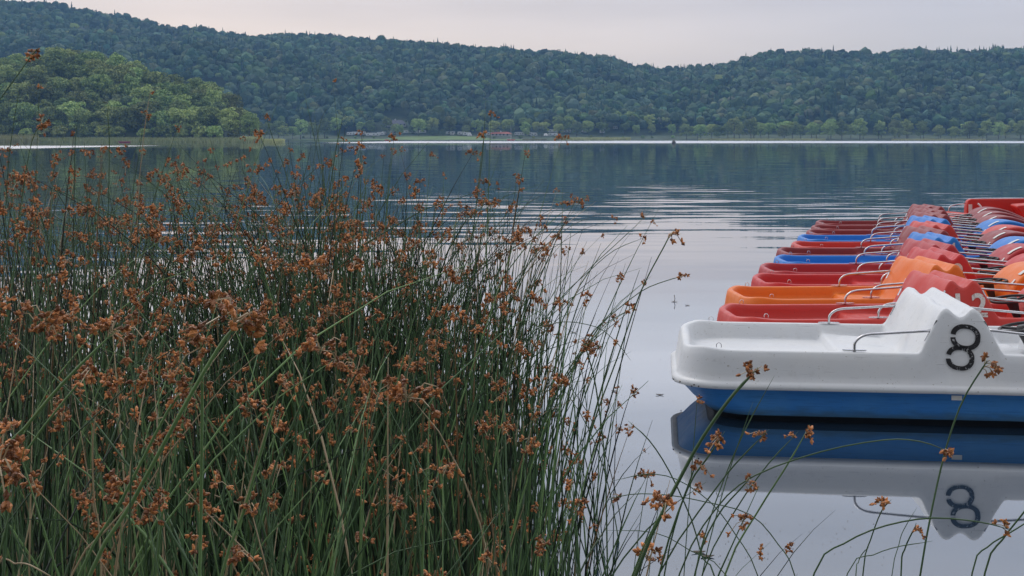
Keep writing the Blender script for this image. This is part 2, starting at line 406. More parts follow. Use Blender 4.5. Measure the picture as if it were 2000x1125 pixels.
def trunk_mesh(name, H, W):
    r = random.Random(name); b = MB()
    b.tube([(0, 0, -1), (.1, 0, H * .25), (-.1, .1, H * .55), (0, 0, H * .85)], [H * .022, H * .016, H * .011, .05], 7)
    for k in range(7):
        a = r.uniform(0, 2 * PI); z = H * r.uniform(.25, .6)
        b.tube([(0, 0, z), (math.cos(a) * W * .2, math.sin(a) * W * .2, z + H * .1), (math.cos(a) * W * .38, math.sin(a) * W * .38, z + H * .2)], [H * .009, H * .006, .04], 5)
    me = bpy.data.meshes.new(name); me.from_pydata(b.v, [], b.f); me.materials.append(M['bark']); me.update(); return me
TR = []
for k, (H, W, kind) in enumerate([(19, 13, 'broad'), (17, 15, 'broad'), (21, 12, 'broad'), (15, 11, 'broad'), (18, 16, 'broad'), (23, 7.5, 'conifer'), (16, 12, 'pale'), (11, 9, 'pale'), (5, 6, 'broad')]):
    TR.append((crown_mesh('crown%d' % k, H, W, kind, M['leaf_pale'] if kind == 'pale' else M['leaf']), trunk_mesh('trunk%d' % k, H, W), H))
for c, t, h in TR: c.name = 'crown'; t.name = 'trunk'
def tree(k, x, y, z, s=1., label='', group=None, cat='tree', name=None, sz=1.):
    c, t, H = TR[k]
    root = empty(name or ('pine_tree' if k == 5 else 'bush' if k == 8 else 'pale_tree' if k in (6, 7) else 'broadleaf_tree'), (x, y, z), random.uniform(0, 6.28))
    root.scale = (s, s, s * sz)
    link('crown', c, root); link('trunk', t, root); tag(root, label, cat, group); return root

rt = random.Random(3)
cnt = 0
# headland wood: jittered rows
Y = 600; row = 0
while Y < 745:
    u = -70 + rt.uniform(-20, 0)
    while u < 508:
        px = u + rt.uniform(-9, 9); yy = Y + rt.uniform(-4, 4); X = (px - 1000) * yy / F
        g = float(ground(X, yy))
        if px < 497 and g > .4:
            front = row < 2; wh_ = 'left part' if px < 150 else 'middle' if px < 320 else 'right part'
            k = rt.choice([0, 1, 2, 3, 4, 0, 1, 4, 6 if rt.random() < .35 else 3])
            s = rt.uniform(.85, 1.12) * (.9 if front else 1)
            if px > 445: s *= .9
            hy = np.interp(px, HEAD[:, 0], HEAD[:, 1]); topz = CAMZ + (HY - hy) * yy / F
            s = min(s, max(.42, (topz + rt.uniform(-1.5, 2.0) - g) / TR[k][2])) if px > 380 or row > 5 else s
            if k == 6: lab, gr = 'pale grey-green tree among the darker trees of the headland wood', 'pale trees of the headland wood'
            elif front: lab, gr = 'dark green leafy tree at the waterside foot of the headland wood, ' + wh_, 'front trees of the headland wood, ' + wh_
            elif row > 5: lab, gr = 'rounded green tree on the top of the wooded headland, ' + wh_, 'top trees of the headland wood, ' + wh_
            else: lab, gr = 'rounded green tree %s up the slope of the wooded headland, %s' % (('halfway', wh_) if row > 3 else ('low', wh_)), 'slope trees of the headland wood, %s %d' % (wh_, row > 3)
            tree(k, X, yy, g, s, lab, gr); cnt += 1
        u += 36 if row < 3 else 38
    Y += 15; row += 1
X, Yq = (418 - 1000) * 612 / F, 612
tree(6, X, Yq, float(ground(X, Yq)), 1.05, 'tall silvery willow rising near the right end of the headland wood', None)
# far shore: rows of single trees in front of the forest
for row, (dy, st, u0) in enumerate([(72, 31, 500), (92, 30, 516)]):
    u = u0
    while u < 2060:
        px = u + rt.uniform(-8, 8); yy = shore_y(px) + dy + rt.uniform(-6, 6)
        if px > 1340 or px < 640: yy -= 64
        X = (px - 1000) * yy / F; g = float(ground(X, yy))
        if not (735 < px < 806 and row == 1):
            k = rt.choice([0, 1, 2, 3, 4, 3, 0]); s = rt.uniform(.6, .92)
            rw = 'front row' if row == 0 else 'second row'
            if px > 1340: q_ = 'above the long reed strip' if px < 1625 else 'between the two right reed strips' if px < 1740 else 'above the far right reed strip'; lab, gr = 'blue-green rounded tree in the %s %s' % (rw, q_), 'trees %s, %s' % (q_, rw)
            elif px < 660: lab, gr = 'blue-green tree at the foot of the far hill just right of the headland', 'trees right of the headland'
            else: q_ = 'left of the lawn' if px < 760 else 'behind the lawn' if px < 940 else 'behind the red-roofed building' if px < 1060 else 'right of the camp jetty'; lab, gr = 'blue-green rounded tree in the %s %s on the far shore' % (rw, q_), 'trees %s, %s' % (q_, rw)
            tree(k, X, yy, g, s, lab, gr); cnt += 1
        u += st
for px, base, k, s, lab in [(970, 264, 6, .8, 'round pale yellow-green tree left of the red-roofed building'), (1126, 268, 6, .78, 'tall pale green tree between the caravans, left of the reed strip'),
        (910, 262, 6, .95, 'tall pale-topped tree behind the right end of the lawn'), (805, 263, 7, .7, 'small pale round tree on the left part of the lawn'),
        (848, 266, 7, .75, 'small pale yellowish tree at the back edge of the lawn'), (865, 266, 7, .55, 'small bright bushy tree on the lawn beside the pale yellowish one'),
        (997, 266, 3, .62, 'dark round tree just right of the red-roofed building'), (1028, 267, 3, .5, 'small dark green round tree between two groups of caravans'),
        (1058, 267, 7, .85, 'grey-green tree with a spreading crown by the caravans'), (705, 262, 3, .75, 'dark leafy tree between the left caravans'),
        (772, 264, 3, .7, 'dark tree in front of the grey-roofed building'), (830, 261, 2, .62, 'slim dark tree in the middle of the camp site'),
        (1455, 262, 6, .8, 'pale tree standing at the right shore above the long reed strip'), (1540, 262, 6, .7, 'pale feathery tree near the shore left of the far right reed strip')]:
    X, Yp, g = on_ground(px, base); tree(k, X, Yp, g, s, lab)
for px in range(600, 1340, 34):
    if 770 < px < 935: continue
    p = px + rt.uniform(-10, 10); yy = shore_y(p) + rt.uniform(24, 34); X = (p - 1000) * yy / F
    tree(8, X, yy, float(ground(X, yy)), rt.uniform(.3, .55), 'low dark bush along the far shore below the caravans', 'bushes below the caravans', 'bush')
for px in range(8, 500, 38):
    yy = 594 + rt.uniform(-2, 3); p = px + rt.uniform(-9, 9); X = (p - 1000) * yy / F
    tree(8, X, yy, float(ground(X, yy)) , rt.uniform(.9, 1.5), 'leafy bush at the water edge under the headland trees', 'bushes under the headland trees', 'bush')

# forest: one dense mass of crowns
def forest():
    r = np.random.default_rng(11)
    import bmesh
    temps = []
    for k in range(9):
        bm = bmesh.new(); bmesh.ops.create_icosphere(bm, subdivisions=2 if k < 7 else 1, radius=1)
        V = np.array([v.co[:] for v in bm.verts]); Fc = np.array([[v.index for v in f.verts] for f in bm.faces]); bm.free()
        if k < 7:
            ld = rand_dirs(13, r); ld[:, 2] = np.abs(ld[:, 2])
            d = V @ ld.T; bump = np.max(np.clip((d - .72) / .28, 0, 1), 1)
            V = V * (.74 + .34 * bump[:, None] + r.normal(scale=.09, size=(len(V), 1)))
            V[:, 2] *= r.uniform(.85, 1.25)
            keep = V[Fc].mean(1)[:, 2] > -.35; Fc = Fc[keep]
        else:   # conifer
            V = []; Fc = []
            for q in range(6):
                z0 = -1.2 + q * .62; rr = .62 * (1 - q / 6.5); n0 = len(V)
                for a in range(7):
                    th = a * 2 * PI / 7 + q; V.append((math.cos(th) * rr * r.uniform(.7, 1.15), math.sin(th) * rr * r.uniform(.7, 1.15), z0 + r.uniform(-.12, .12)))
                V.append((0, 0, z0 + 1.05)); Fc += [(n0 + a, n0 + (a + 1) % 7, n0 + 7) for a in range(7)]
            V = np.array(V); Fc = np.array(Fc)
        lv = None
        if k < 7:
            nl = 110; d = rand_dirs(nl, r); d[:, 2] = np.abs(d[:, 2]); p = d * r.uniform(.7, 1.16, (nl, 1)) * [1, 1, .95]
            q3 = p[:, None, :] + r.normal(scale=.12, size=(nl, 3, 3)); n0 = len(V)
            V = np.concatenate([V, q3.reshape(-1, 3)]); Fc = np.concatenate([Fc, np.arange(nl * 3).reshape(-1, 3) + n0])
        temps.append((V, Fc))
    # scatter
    pts = []
    Y = 1098.
    while Y < 1760:
        half = (1180 / F) * Y; x = -half + r.uniform(0, 9)
        while x < half:
            pts.append((x + r.uniform(-3.5, 3.5), Y + r.uniform(-4, 4))); x += 7.1
        Y += 7.4
    P = np.array(pts); g = ground(P[:, 0], P[:, 1])
    u = P[:, 0] / P[:, 1] * F + 1000
    hidden = ((u < 440) & (P[:, 1] < 1200)) | ((np.abs(u - 774) < 30) & (P[:, 1] < 1150))      # behind the headland
    P = P[~hidden]; g = g[~hidden]; u = u[~hidden]
    Vs = []; Fs = []; Cs = []; n0 = 0
    ph = und(P[:, 0] * 1.3 + 400, P[:, 1] * 1.2); ph2 = und(P[:, 0] * 3.1, P[:, 1] * 2.7 + 90)
    Dr = 1720 - 120 * np.clip((u - 600) / 800, 0, 1)
    for idx in range(len(P)):
        conp = .04 + .22 * (ph2[idx] > .75) + (.16 if (1120 < u[idx] < 1345 or u[idx] > 1880 or 960 < u[idx] < 1010) and P[idx, 1] > Dr[idx] - 30 else 0)
        con = r.random() < conp
        k = r.integers(7, 9) if con else r.integers(0, 7)
        V, Fc = temps[k]; a = r.uniform(0, 2 * PI); ca, sa = math.cos(a), math.sin(a)
        w = r.uniform(2.7, 5.0) if r.random() < .78 else r.uniform(4.8, 7.4); h = w * r.uniform(.75, 1.3)
        if con: w = r.uniform(4.0, 5.4); h = w * .8
        v = np.empty_like(V); v[:, 0] = (V[:, 0] * ca - V[:, 1] * sa) * w + P[idx, 0]; v[:, 1] = (V[:, 0] * sa + V[:, 1] * ca) * w + P[idx, 1]
        v[:, 2] = V[:, 2] * h + g[idx] + (7.5 if not con else 7.5) + r.uniform(-2.5, 3.2)
        Vs.append(v); Fs.append(Fc + n0); n0 += len(V)
        b = 1.0 + .22 * ph[idx] * .6 + r.normal() * .22; b = max(.45, b)
        yel = max(0, r.normal() * .16 + .2 * (ph2[idx] > .5)); b *= 1.18 if yel > .1 else 1.0
        c = np.array([b * (1 + yel + r.normal() * .12), b, b * (1 + r.normal() * .25)])
        if con: c = np.array([.5, .6, .7]) * b
        Cs.append(np.broadcast_to(c, (len(V), 3)))
    me = mesh_np('forest', np.concatenate(Vs), np.concatenate(Fs), [M['forest']], col=np.concatenate(Cs))
    tag(link('forest', me), 'dense blue-green forest covering the hills behind the lake', 'forest', kind='stuff')
    print('forest trees', len(P), 'single trees', cnt)
forest()
# a few single conifers standing out of the ridge
for px, py, s in [(1262, 121, .8), (1272, 124, .62), (1330, 124, .62), (1372, 128, .4), (1165, 106, .5), (1150, 108, .45), (1995, 90, .6), (1954, 90, .62), (998, 88, .55), (985, 90, .5), (1210, 112, .5), (1192, 112, .42), (1300, 131, .5), (1903, 95, .45), (1285, 128, .6), (246, 29, .5)]:
    Dr = 1720 - 120 * min(max((px - 600) / 800, 0), 1) ; X = (px - 1000) * Dr / F; top = CAMZ + (HY - py) * Dr / F
    tree(5, X, Dr, top - 23 * s, s, 'dark spiky conifer standing out above the skyline of the ridge', 'conifers on the ridge line')

# pale reed strips along the far water edge
def reeds_far(name, pts, n, h, label, mat=M['rim']):
    r = np.random.default_rng(len(label)); V = []
    for k in range(n):
        px, dy = pts(r); yy = dy; X = (px - 1000) * yy / F; z = max(0, float(ground(X, yy)))
        hh = h * r.uniform(.6, 1.15); w = .16; a = r.uniform(0, PI); c, s = math.cos(a) * w, math.sin(a) * w; lx = r.normal() * .2
        V += [(X - c, yy - s, z - .1), (X + c, yy + s, z - .1), (X + lx, yy, z + hh)]
    tag(link(name, mesh_np(name, V, np.arange(len(V)).reshape(-1, 3), [mat])), label, 'reeds', kind='stuff')
def strip(u0, u1, d0, d1): return lambda r: ((lambda u: (u, shore_y(u) + r.uniform(d0, d1) * math.sin(PI * (u - u0) / (u1 - u0)) ** .4))(r.uniform(u0, u1)))
reeds_far('shore_reeds', strip(1085, 1232, -9, 3), 7000, 2.6, 'pale green reed strip at the far water edge beside the camp site')
reeds_far('shore_reeds', strip(1364, 1612, -10, 1), 9000, 1.7, 'long thin yellow-green reed strip at the far water edge right of centre')
reeds_far('shore_reeds', strip(1742, 1925, -10, 1), 7000, 1.5, 'long thin straw-coloured reed strip at the far right water edge')
reeds_far('shore_reeds', strip(1020, 1068, -4, 3), 1500, 1.5, 'short reed strip by the small jetty of the camp site')
reeds_far('shore_reeds', lambda r: (r.uniform(-80, 515), 588 + r.uniform(-5, 4)), 14000, 1.5, 'low green reeds along the foot of the wooded headland')
reeds_far('shore_reeds', lambda r: (lambda u: (u, 590 + r.uniform(-4, 6)))(r.uniform(470, 556)), 5000, 1.6, 'pale grassy reed spit at the tip of the headland')
reeds_far('shore_reeds', lambda r: (lambda u: (u, 585 + r.uniform(-6, 4)))(r.uniform(-80, 75)), 5000, 3.0, 'taller yellow-green reed patch at the left foot of the headland')

# ------------------------------------------------------------ the camp site on the far shore
def caravan(px, py, L_=6, H=2.4, label='', rz=0., awn=False, name='caravan', cat='caravan', grp=None):
    X, Yp, g = on_ground(px, py); root = empty(name, (X, Yp, g), rz)
    b = MB(); n = 14; prof = []
    hw = 1.1
    for (x, z) in ((-L_ / 2, .55), (-L_ / 2 - .05, 1.4), (-L_ / 2 + .25, H - .25), (-L_ / 2 + .7, H), (L_ / 2 - .7, H), (L_ / 2 - .2, H - .3), (L_ / 2, 1.3), (L_ / 2 - .1, .55)): prof.append((x, z))
    k = len(prof); b.add([(x, -hw, z) for x, z in prof] + [(x, hw, z) for x, z in prof], [tuple(range(k)), tuple(range(2 * k - 1, k - 1, -1))] + [(i, i + k, (i + 1) % k + k, (i + 1) % k) for i in range(k)])
    b.build('body', M['white'], root)
    for wx in (-L_ / 4, L_ / 5):
        w = MB(); w.box(wx - .6, wx + .6, -hw - .03, -hw, 1.3, 1.85); w.build('window', M['glass'], root)
    for sx in (-.5, .5):
        t = MB(); t.tube([(sx, -hw - .05, .35), (sx, -hw + .2, .35)], .35, 12); t.build('wheel', M['tyre'], root)
    tag(root, label, cat, grp); return root
def tent(px, py, col, label):
    X, Yp, g = on_ground(px, py); root = empty('tent', (X, Yp, g), random.uniform(-.5, .5)); b = MB()
    b.add([(-1.8, -1.5, 0), (1.8, -1.5, 0), (1.8, 1.5, 0), (-1.8, 1.5, 0), (-1.2, 0, 1.9), (1.2, 0, 1.9)], [(0, 1, 5, 4), (2, 3, 4, 5), (1, 2, 5), (3, 0, 4), (3, 2, 1, 0)])
    b.build('canopy', col, root); d = MB(); d.add([(-.5, -1.34, .2), (.5, -1.34, .2), (0, -.6, 1.2)], [(0, 1, 2)])
    d.build('door', M['ink'], root); tag(root, label, 'tent')
cv = [(683, 263, 4.5, 'first white caravan from the left of the camp site'), (694, 263, 6, 'white caravan in the gap left of the long pale row'), (707, 262, 6, 'white caravan with a high body beside the left trees'),
      (724, 264, 7, 'long cream caravan at the left end of the pale row'), (734, 264, 6.5, 'cream caravan in the middle of the pale row'), (744, 263, 6, 'cream caravan at the right end of the pale row'),
      (750, 262, 4, 'short white van next to the pale row'), (768, 261, 5, 'white caravan half hidden behind a dark tree left of the lawn'), (790, 260, 6, 'white caravan behind the left part of the lawn'),
      (806, 259, 4.5, 'small white caravan behind the small pale tree of the lawn'), (815, 260, 4, 'small grey-white van behind the middle of the lawn'), (826, 259, 5, 'bluish white caravan behind the middle of the lawn'),
      (880, 261, 7, 'big white caravan with a peaked awning behind the lawn'), (901, 262, 6, 'white caravan right of the peaked awning one'), (912, 263, 6, 'white caravan at the right end of the lawn'),
      (958, 263, 6, 'white caravan at the left end of the red-roofed building'), (1010, 263, 4, 'upright white camper right of the sailing boat'), (1018, 263, 4, 'small white van beside the upright camper'),
      (1034, 263, 4, 'white van beside the small dark round tree'), (1043, 264, 5, 'low white car by the hedge in the middle of the camp site'), (1080, 257, 8, 'long white caravan up the slope above the jetty'),
      (1080, 264, 7, 'white caravan just above the jetty'), (1103, 258, 5, 'white camper left of the tall pale tree'), (1110, 258, 4, 'white van left of the tall pale tree'), (1137, 251, 5, 'white caravan high up right of the tall pale tree'),
      (1138, 258, 6, 'white and beige caravan right of the tall pale tree'), (1176, 251, 5, 'white caravan alone on the slope in the trees'), (1176, 259, 3.5, 'small white van below the lone caravan on the slope'),
      (1202, 251, 3.5, 'white van among the trees right of the lone caravan'), (1441, 254, 4, 'white caravan glimpsed between trees on the far right shore'), (1457, 254, 3.5, 'small white van glimpsed between trees on the far right shore')]
for px, py, l, lab in cv: caravan(px, py + 2, l * 1.1, 2.8 + .4 * random.random(), lab, random.uniform(-.25, .25))
for px, py, m, lab in [(883, 262, M['white'], 'white peaked tent beside the big caravan'), (917, 264, M['sticker'], 'grey-white tent at the right end of the lawn'), (1066, 264, M['white'], 'white tent left of the jetty caravan')]: tent(px, py + 1, m, lab)
def house(px, py, L_, Wd, H, Hr, roofm, label, name):
    X, Yp, g = on_ground(px, py); root = empty(name, (X, Yp, g - .4), .15); b = MB()
    b.box(-L_ / 2, L_ / 2, -Wd / 2, Wd / 2, 0, H); b.build('wall', M['wall_white'], root)
    r = MB(); o = .6
    r.add([(-L_ / 2 - o, -Wd / 2 - o, H - .1), (L_ / 2 + o, -Wd / 2 - o, H - .1), (L_ / 2 + o, Wd / 2 + o, H - .1), (-L_ / 2 - o, Wd / 2 + o, H - .1), (-L_ / 2 + Wd * .3, 0, H + Hr), (L_ / 2 - Wd * .3, 0, H + Hr)],
          [(0, 1, 5, 4), (1, 2, 5), (2, 3, 4, 5), (3, 0, 4), (3, 2, 1, 0)])
    rf = r.build('roof', roofm, root)
    c = MB(); c.box(-.5, .5, -.4, .4, H + Hr * .6, H + Hr + .9); c.build('chimney', M['white'], rf)
    for k in range(int(L_ / 3)):
        w = MB(); x = -L_ / 2 + 1.5 + k * 3; w.box(x - .6, x + .6, -Wd / 2 - .05, -Wd / 2, 1, 2.2); w.build('window', M['glass'], root)
    tag(root, label, 'building')
house(772, 247, 18, 11, 2.4, 3.4, M['roof_grey'], 'building with a broad dark grey roof among the trees behind the camp site', 'camp_building')
house(978, 266, 17, 7, 2.3, 1.6, M['roof_red'], 'low building with a faded red roof by the far shore', 'red_roofed_building')
# sailing boat, kayak, buoys
def small_boat(name, X, Y, L_, W_, H_, mat, label, cat, mast=0, rz=0.):
    root = empty(name, (X, Y, 0), rz); b = MB(); n = 9; rings = []
    for z, s in ((-.1, .55), (.1, .8), (H_, 1), (H_, .82), (H_ * .5, .7)):
        rings.append([(math.copysign(abs(math.cos(a)) ** 1.0, math.cos(a)) * L_ / 2 * s, math.sin(a) * W_ / 2 * s * (1 - .0 * abs(math.cos(a))), z) for a in np.linspace(0, 2 * PI, 24, endpoint=False)])
    V = [p for r_ in rings for p in r_]; Fs = [(r_ * 24 + j, r_ * 24 + (j + 1) % 24, (r_ + 1) * 24 + (j + 1) % 24, (r_ + 1) * 24 + j) for r_ in range(4) for j in range(24)] + [tuple(range(96, 120))]
    b.add(V, Fs); b.build('hull', mat, root, True)
    if mast:
        m = MB(); m.tube([(0, 0, 0), (0, 0, mast)], .09, 6); m.tube([(0, 0, 1.4), (-L_ * .45, 0, 1.5)], .07, 6); m.build('mast', M['white'], root)
    else:
        s_ = MB(); s_.box(-.3, .3, -W_ * .36, W_ * .36, H_ * .6, H_ * .8); s_.build('seat', M['ink'], root)
    tag(root, label, cat)
small_boat('sailing_boat', (998 - 1000) * 995 / F, 985, 7, 2, .9, M['red_float'], 'red sailing boat with bare white mast moored at the far shore', 'sailing boat', 11)
small_boat('rowing_boat', (759 - 1000) * 980 / F, 965, 3.2, 1.4, .8, M['red_float'], 'small bright red boat on the water below the camp site', 'boat')
small_boat('kayak', (243 - 1000) * 572 / F, 572, 6, 1.1, .5, simple('kayak_red', (.35, .05, .09), .4), 'dark red kayak on the water under the headland trees', 'kayak', 0, .1)
small_boat('rowing_boat', (768 - 1000) * 985 / F, 988, 5, 1.6, .9, M['ink'], 'dark moored boat beside the small bright red one', 'boat')
small_boat('rowing_boat', (880 - 1000) * 975 / F, 985, 5.5, 1.6, .5, M['ink'], 'low dark rowing boat drawn up below the lawn', 'boat')
# jetty
X, Yj = (1080 - 1000) * 990 / F, 986
root = empty('jetty', (X, Yj, 0)); b = MB(); b.box(-9, 6, -1, 1, .55, .75); b.build('deck', M['bark'], root)
for px in (-8, -4, 0, 5): b = MB(); b.tube([(px, -.8, -1), (px, -.8, 1.1)], .14, 6); b.build('post', M['bark'], root)
b = MB(); b.box(4.2, 5.4, -.2, .2, .75, 5.2); b.build('sign_board', simple('orange_board', (.5, .3, .2), .7), root); tag(root, 'low wooden jetty with a pale upright board at the far shore', 'jetty')
# duck-sized float on the open water
X = (1316 - 1000) * 470 / F; bm = MB(); bm.tube([(0, 0, -.2), (0, 0, .5), (0, 0, 1.0), (0, 0, 1.5)], [.7, .8, .4, .15], 10)
tag(bm.build('buoy', M['ink'], None, True, (X, 470, 0)), 'small dark buoy alone in the bright strip of water', 'buoy')

# ------------------------------------------------------------ pedal boats
XR, XF = -1.90, 2.2
GUN = .5; SL = .167
def half_w(x, w, r=.28):
    e = np.minimum(x - XR, XF - x); k = np.clip(e, 0, r)
    return w / 2 - r + np.sqrt(np.maximum(r * r - (r - k) ** 2, 0))
def sst(v, a, b): t = np.clip((v - a) / (b - a), 0, 1); return t * t * (3 - 2 * t)
def deck_mesh(w, mats):
    nxx, nyy = 230, 70
    xs = np.linspace(XR, XF, nxx); vs = np.sin(np.linspace(-PI / 2, PI / 2, nyy) * .96) / math.sin(PI / 2 * .96)
    W = half_w(xs, w); Xg, Vg = np.meshgrid(xs, vs, indexing='ij'); Yg = Vg * W[:, None]
    ex = np.minimum(Xg - XR, XF - Xg); ey = w / 2 - np.abs(Yg)
    r = .28; qx = r - ex; qy = r - ey
    e = np.where((qx > 0) & (qy > 0), r - np.hypot(np.maximum(qx, 0), np.maximum(qy, 0)), np.minimum(ex, ey))
    ins = sst(e, .05, .085)
    G = GUN + .018 * np.exp(-((Xg - XR - .12) / .12) ** 2) * np.exp(-((ey - .03) / .12) ** 2)
    cush = .012 * np.cos(Yg / w * 6 * PI)
    seatR = .435 + (Xg + .80) * -.06 + cush * sst(Xg, -.8, -.5)
    seatF = .40 + (Xg - .3) * .06 - cush
    fl = np.full_like(Xg, .24)
    fl += (seatR - .24) * sst(Xg, -.84, -.79)
    s2 = sst(Xg, -.02, .02); fl = fl * (1 - s2) + seatF * s2
    s3 = sst(Xg, .58, .62); fl = fl * (1 - s3) + .14 * s3
    s4 = sst(Xg, .72, .78); fl = fl * (1 - s4) + .42 * s4
    div = sst(.11 - np.abs(Yg), 0, .03) * sst(Xg, .3, .34) * (1 - sst(Xg, .64, .7)); fl = np.maximum(fl, .43 * div)
    cup = np.exp(-(((Xg - .55) / .07) ** 2 + ((np.abs(Yg) - w * .36) / .05) ** 2)); fl -= .05 * cup * (Xg > .2)
    base = G * (1 - ins) + fl * ins
    ax = np.abs(Xg + .010 * np.cos(Yg / w * 4 * PI) * sst(e, .02, .15) * np.sign(Xg))
    rz = np.interp(ax, [0, .03, .08, .115, .15, .30, .36], [.748, .760, .812, .806, .76, .46, .38])
    rz = rz + .004 * np.cos(Yg / w * 4 * PI) * sst(e, .02, .1) * (rz > .7)
    Z = np.maximum(base, rz)
    for _ in range(1):
        Zp = np.pad(Z, 1, mode='edge'); Z = (Zp[:-2, 1:-1] + Zp[2:, 1:-1] + 2 * Z + Zp[1:-1, :-2] + Zp[1:-1, 2:]) / 6
    # side walls lean: higher parts are narrower
    Yg = Yg + Vg * SL * (GUN - np.maximum(Z, GUN - .0)) * 1.0
    V = np.stack([Xg, Yg, Z], -1).reshape(-1, 3).tolist()
    Fq = []
    for a in range(nxx - 1):
        for b in range(nyy - 1): k = a * nyy + b; Fq.append((k, k + nyy, k + nyy + 1, k + 1))
    loop = [a * nyy for a in range(nxx)] + [(nxx - 1) * nyy + b for b in range(1, nyy)] + [a * nyy + nyy - 1 for a in range(nxx - 2, -1, -1)] + [b for b in range(nyy - 2, 0, -1)]
    P = np.array([V[i] for i in loop]); n = len(loop)
    T = np.roll(P, -2, 0) - np.roll(P, 2, 0); Nn = np.stack([T[:, 1], -T[:, 0]], 1); Nn /= np.maximum(np.linalg.norm(Nn, axis=1, keepdims=True), 1e-6)
    prev = loop
    zt = P[:, 2]
    for k, f in enumerate([.06, .3, .55, .8, 1.0, 'a', 'b', 'c', 'd']):
        if isinstance(f, float):
            z = zt * (1 - f) + .295 * f; o = SL * (zt - z) + (.008 if k == 0 else .014)
            # taller points were pulled in already
        else:
            z = {'a': .283, 'b': .276, 'c': .24, 'd': .236}[f] + 0 * zt; o = SL * (zt - .295) + {'a': .026, 'b': .052, 'c': .056, 'd': .01}[f]
        base_i = len(V); V += [(P[i, 0] + Nn[i, 0] * o[i], P[i, 1] + Nn[i, 1] * o[i], z[i]) for i in range(n)]
        cur = list(range(base_i, base_i + n))
        for i in range(n): j = (i + 1) % n; Fq.append((prev[i], cur[i], cur[j], prev[j]))
        prev = cur
    me = bpy.data.meshes.new('deck'); me.from_pydata(V, [], Fq)
    me.polygons.foreach_set('use_smooth', [True] * len(Fq)); me.update(); me.materials.append(mats)
    return me
def outline(w, x0, x1, r=.31, n=9):
    pts = []
    for cx, cy, a0 in ((x1 - r, w / 2 - r, 0), (x0 + r, w / 2 - r, 90), (x0 + r, -w / 2 + r, 180), (x1 - r, -w / 2 + r, 270)):
        for k in range(n + 1): a = R(a0 + 90 * k / n); pts.append((cx + math.cos(a) * r, cy + math.sin(a) * r))
    return pts
def ring_loft(b, rings, m=0, cap=False):
    n = len(rings[0]); V = [p for r_ in rings for p in r_]
    Fs = [(k * n + j, (k + 1) * n + j, (k + 1) * n + (j + 1) % n, k * n + (j + 1) % n) for k in range(len(rings) - 1) for j in range(n)]
    if cap: Fs.append(tuple((len(rings) - 1) * n + j for j in range(n))[::-1])
    b.add(V, Fs, m)
def hull_mb(w):
    b = MB(); O = lambda z, i, r0, f: [(x, y, z) for x, y in outline(w + .08 - 2 * i, XR - .04 + r0, XF + .04 - f)]
    ring_loft(b, [O(.238, .0, .0, 0), O(.225, .008, .02, .02), O(.14, .014, .10, .1), O(.065, .022, .19, .2), O(.048, .026, .21, .22)], 0)
    ring_loft(b, [O(.048, .026, .21, .22), O(.04, .045, .23, .24), O(-.05, .06, .28, .3), O(-.12, .12, .4, .4)], 1, True)
    return b
def hood_mb(w):
    b = MB(); prof = [(.66, .38), (.68, .47), (.74, .58), (.83, .675), (.93, .735), (1.04, .765), (1.17, .765), (1.32, .73), (1.5, .66), (1.68, .57), (1.82, .49), (1.95, .40), (1.97, .38)]
    prof = [(p.x, p.y) for p in smooth_path([(x, z, 0) for x, z in prof], 2)]
    hw = w * .27; k = len(prof); secs = [(-hw, -.035), (-hw + .012, -.01), (-hw + .04, 0), (-hw * .5, .006), (0, .008), (hw * .5, .006), (hw - .04, 0), (hw - .012, -.01), (hw, -.035)]
    V = []; cx = 1.2
    for y, dz in secs:
        for x, z in prof:
            s = 1 + dz * 1.2; V.append((cx + (x - cx) * s, y, .38 + (z - .38) * s + dz * .4))
    Fs = [(a * k + i, a * k + i + 1, (a + 1) * k + i + 1, (a + 1) * k + i) for a in range(len(secs) - 1) for i in range(k - 1)]
    Fs += [tuple(range(k))[::-1], tuple((len(secs) - 1) * k + i for i in range(k))]
    b.add(V, Fs); return b, prof, hw
def rail_pts(w, side, front):
    y = side * (w / 2 - .035)
    if not front: P = [(-.72, y, .50), (-.715, y, .56), (-.68, y, .60), (-.62, y, .622), (-.5, y, .632), (-.19, y * .985, .655)]
    else: P = [(.19, y * .985, .665), (.5, y, .635), (.86, y, .605), (.94, y, .585), (.985, y, .545), (.99, y, .50)]
    return smooth_path(P, 5)
def rail(w, side, front, root):
    b = MB(); b.tube(rail_pts(w, side, front), .0105, 8)
    o = b.build('hand_rail', M['chrome'], root, True)
    p = MB(); y = side * (w / 2 - .035); x = .99 if front else -.72
    V = [(x + math.cos(a) * .085, y + math.sin(a) * .02, .508) for a in np.linspace(0, 2 * PI, 20, endpoint=False)]; V2 = [(a, b_, .502 + .012) for a, b_, c in V]
    p.add(V + V2, [tuple(range(20))[::-1], tuple(range(20, 40))] + [(i, (i + 1) % 20, (i + 1) % 20 + 20, i + 20) for i in range(20)])
    sx = 1 if front else -1
    Mx = Matrix.Translation((sx * .198, y * .985, .655)) @ Matrix.Rotation(sx * R(-27), 4, 'Y'); b2 = MB()
    p.build('base_plate', M['chrome'], o); b2.box(-.004, .006, -.014, .014, -.085, .085, M=Mx); b2.build('end_plate', M['chrome'], o)
def text_mesh(s, size, mat):
    cu = bpy.data.curves.new('t', 'FONT'); cu.body = s; cu.size = size; cu.align_x = 'CENTER'; cu.align_y = 'CENTER'; cu.extrude = .0015; cu.space_character = 1.45; cu.offset = size * .022
    o = bpy.data.objects.new('t', cu); C.objects.link(o); dg = bpy.context.evaluated_depsgraph_get(); dg.update()
    me = bpy.data.meshes.new_from_object(o.evaluated_get(dg)); bpy.data.objects.remove(o); me.materials.clear(); me.materials.append(mat); me.name = 'number'; return me
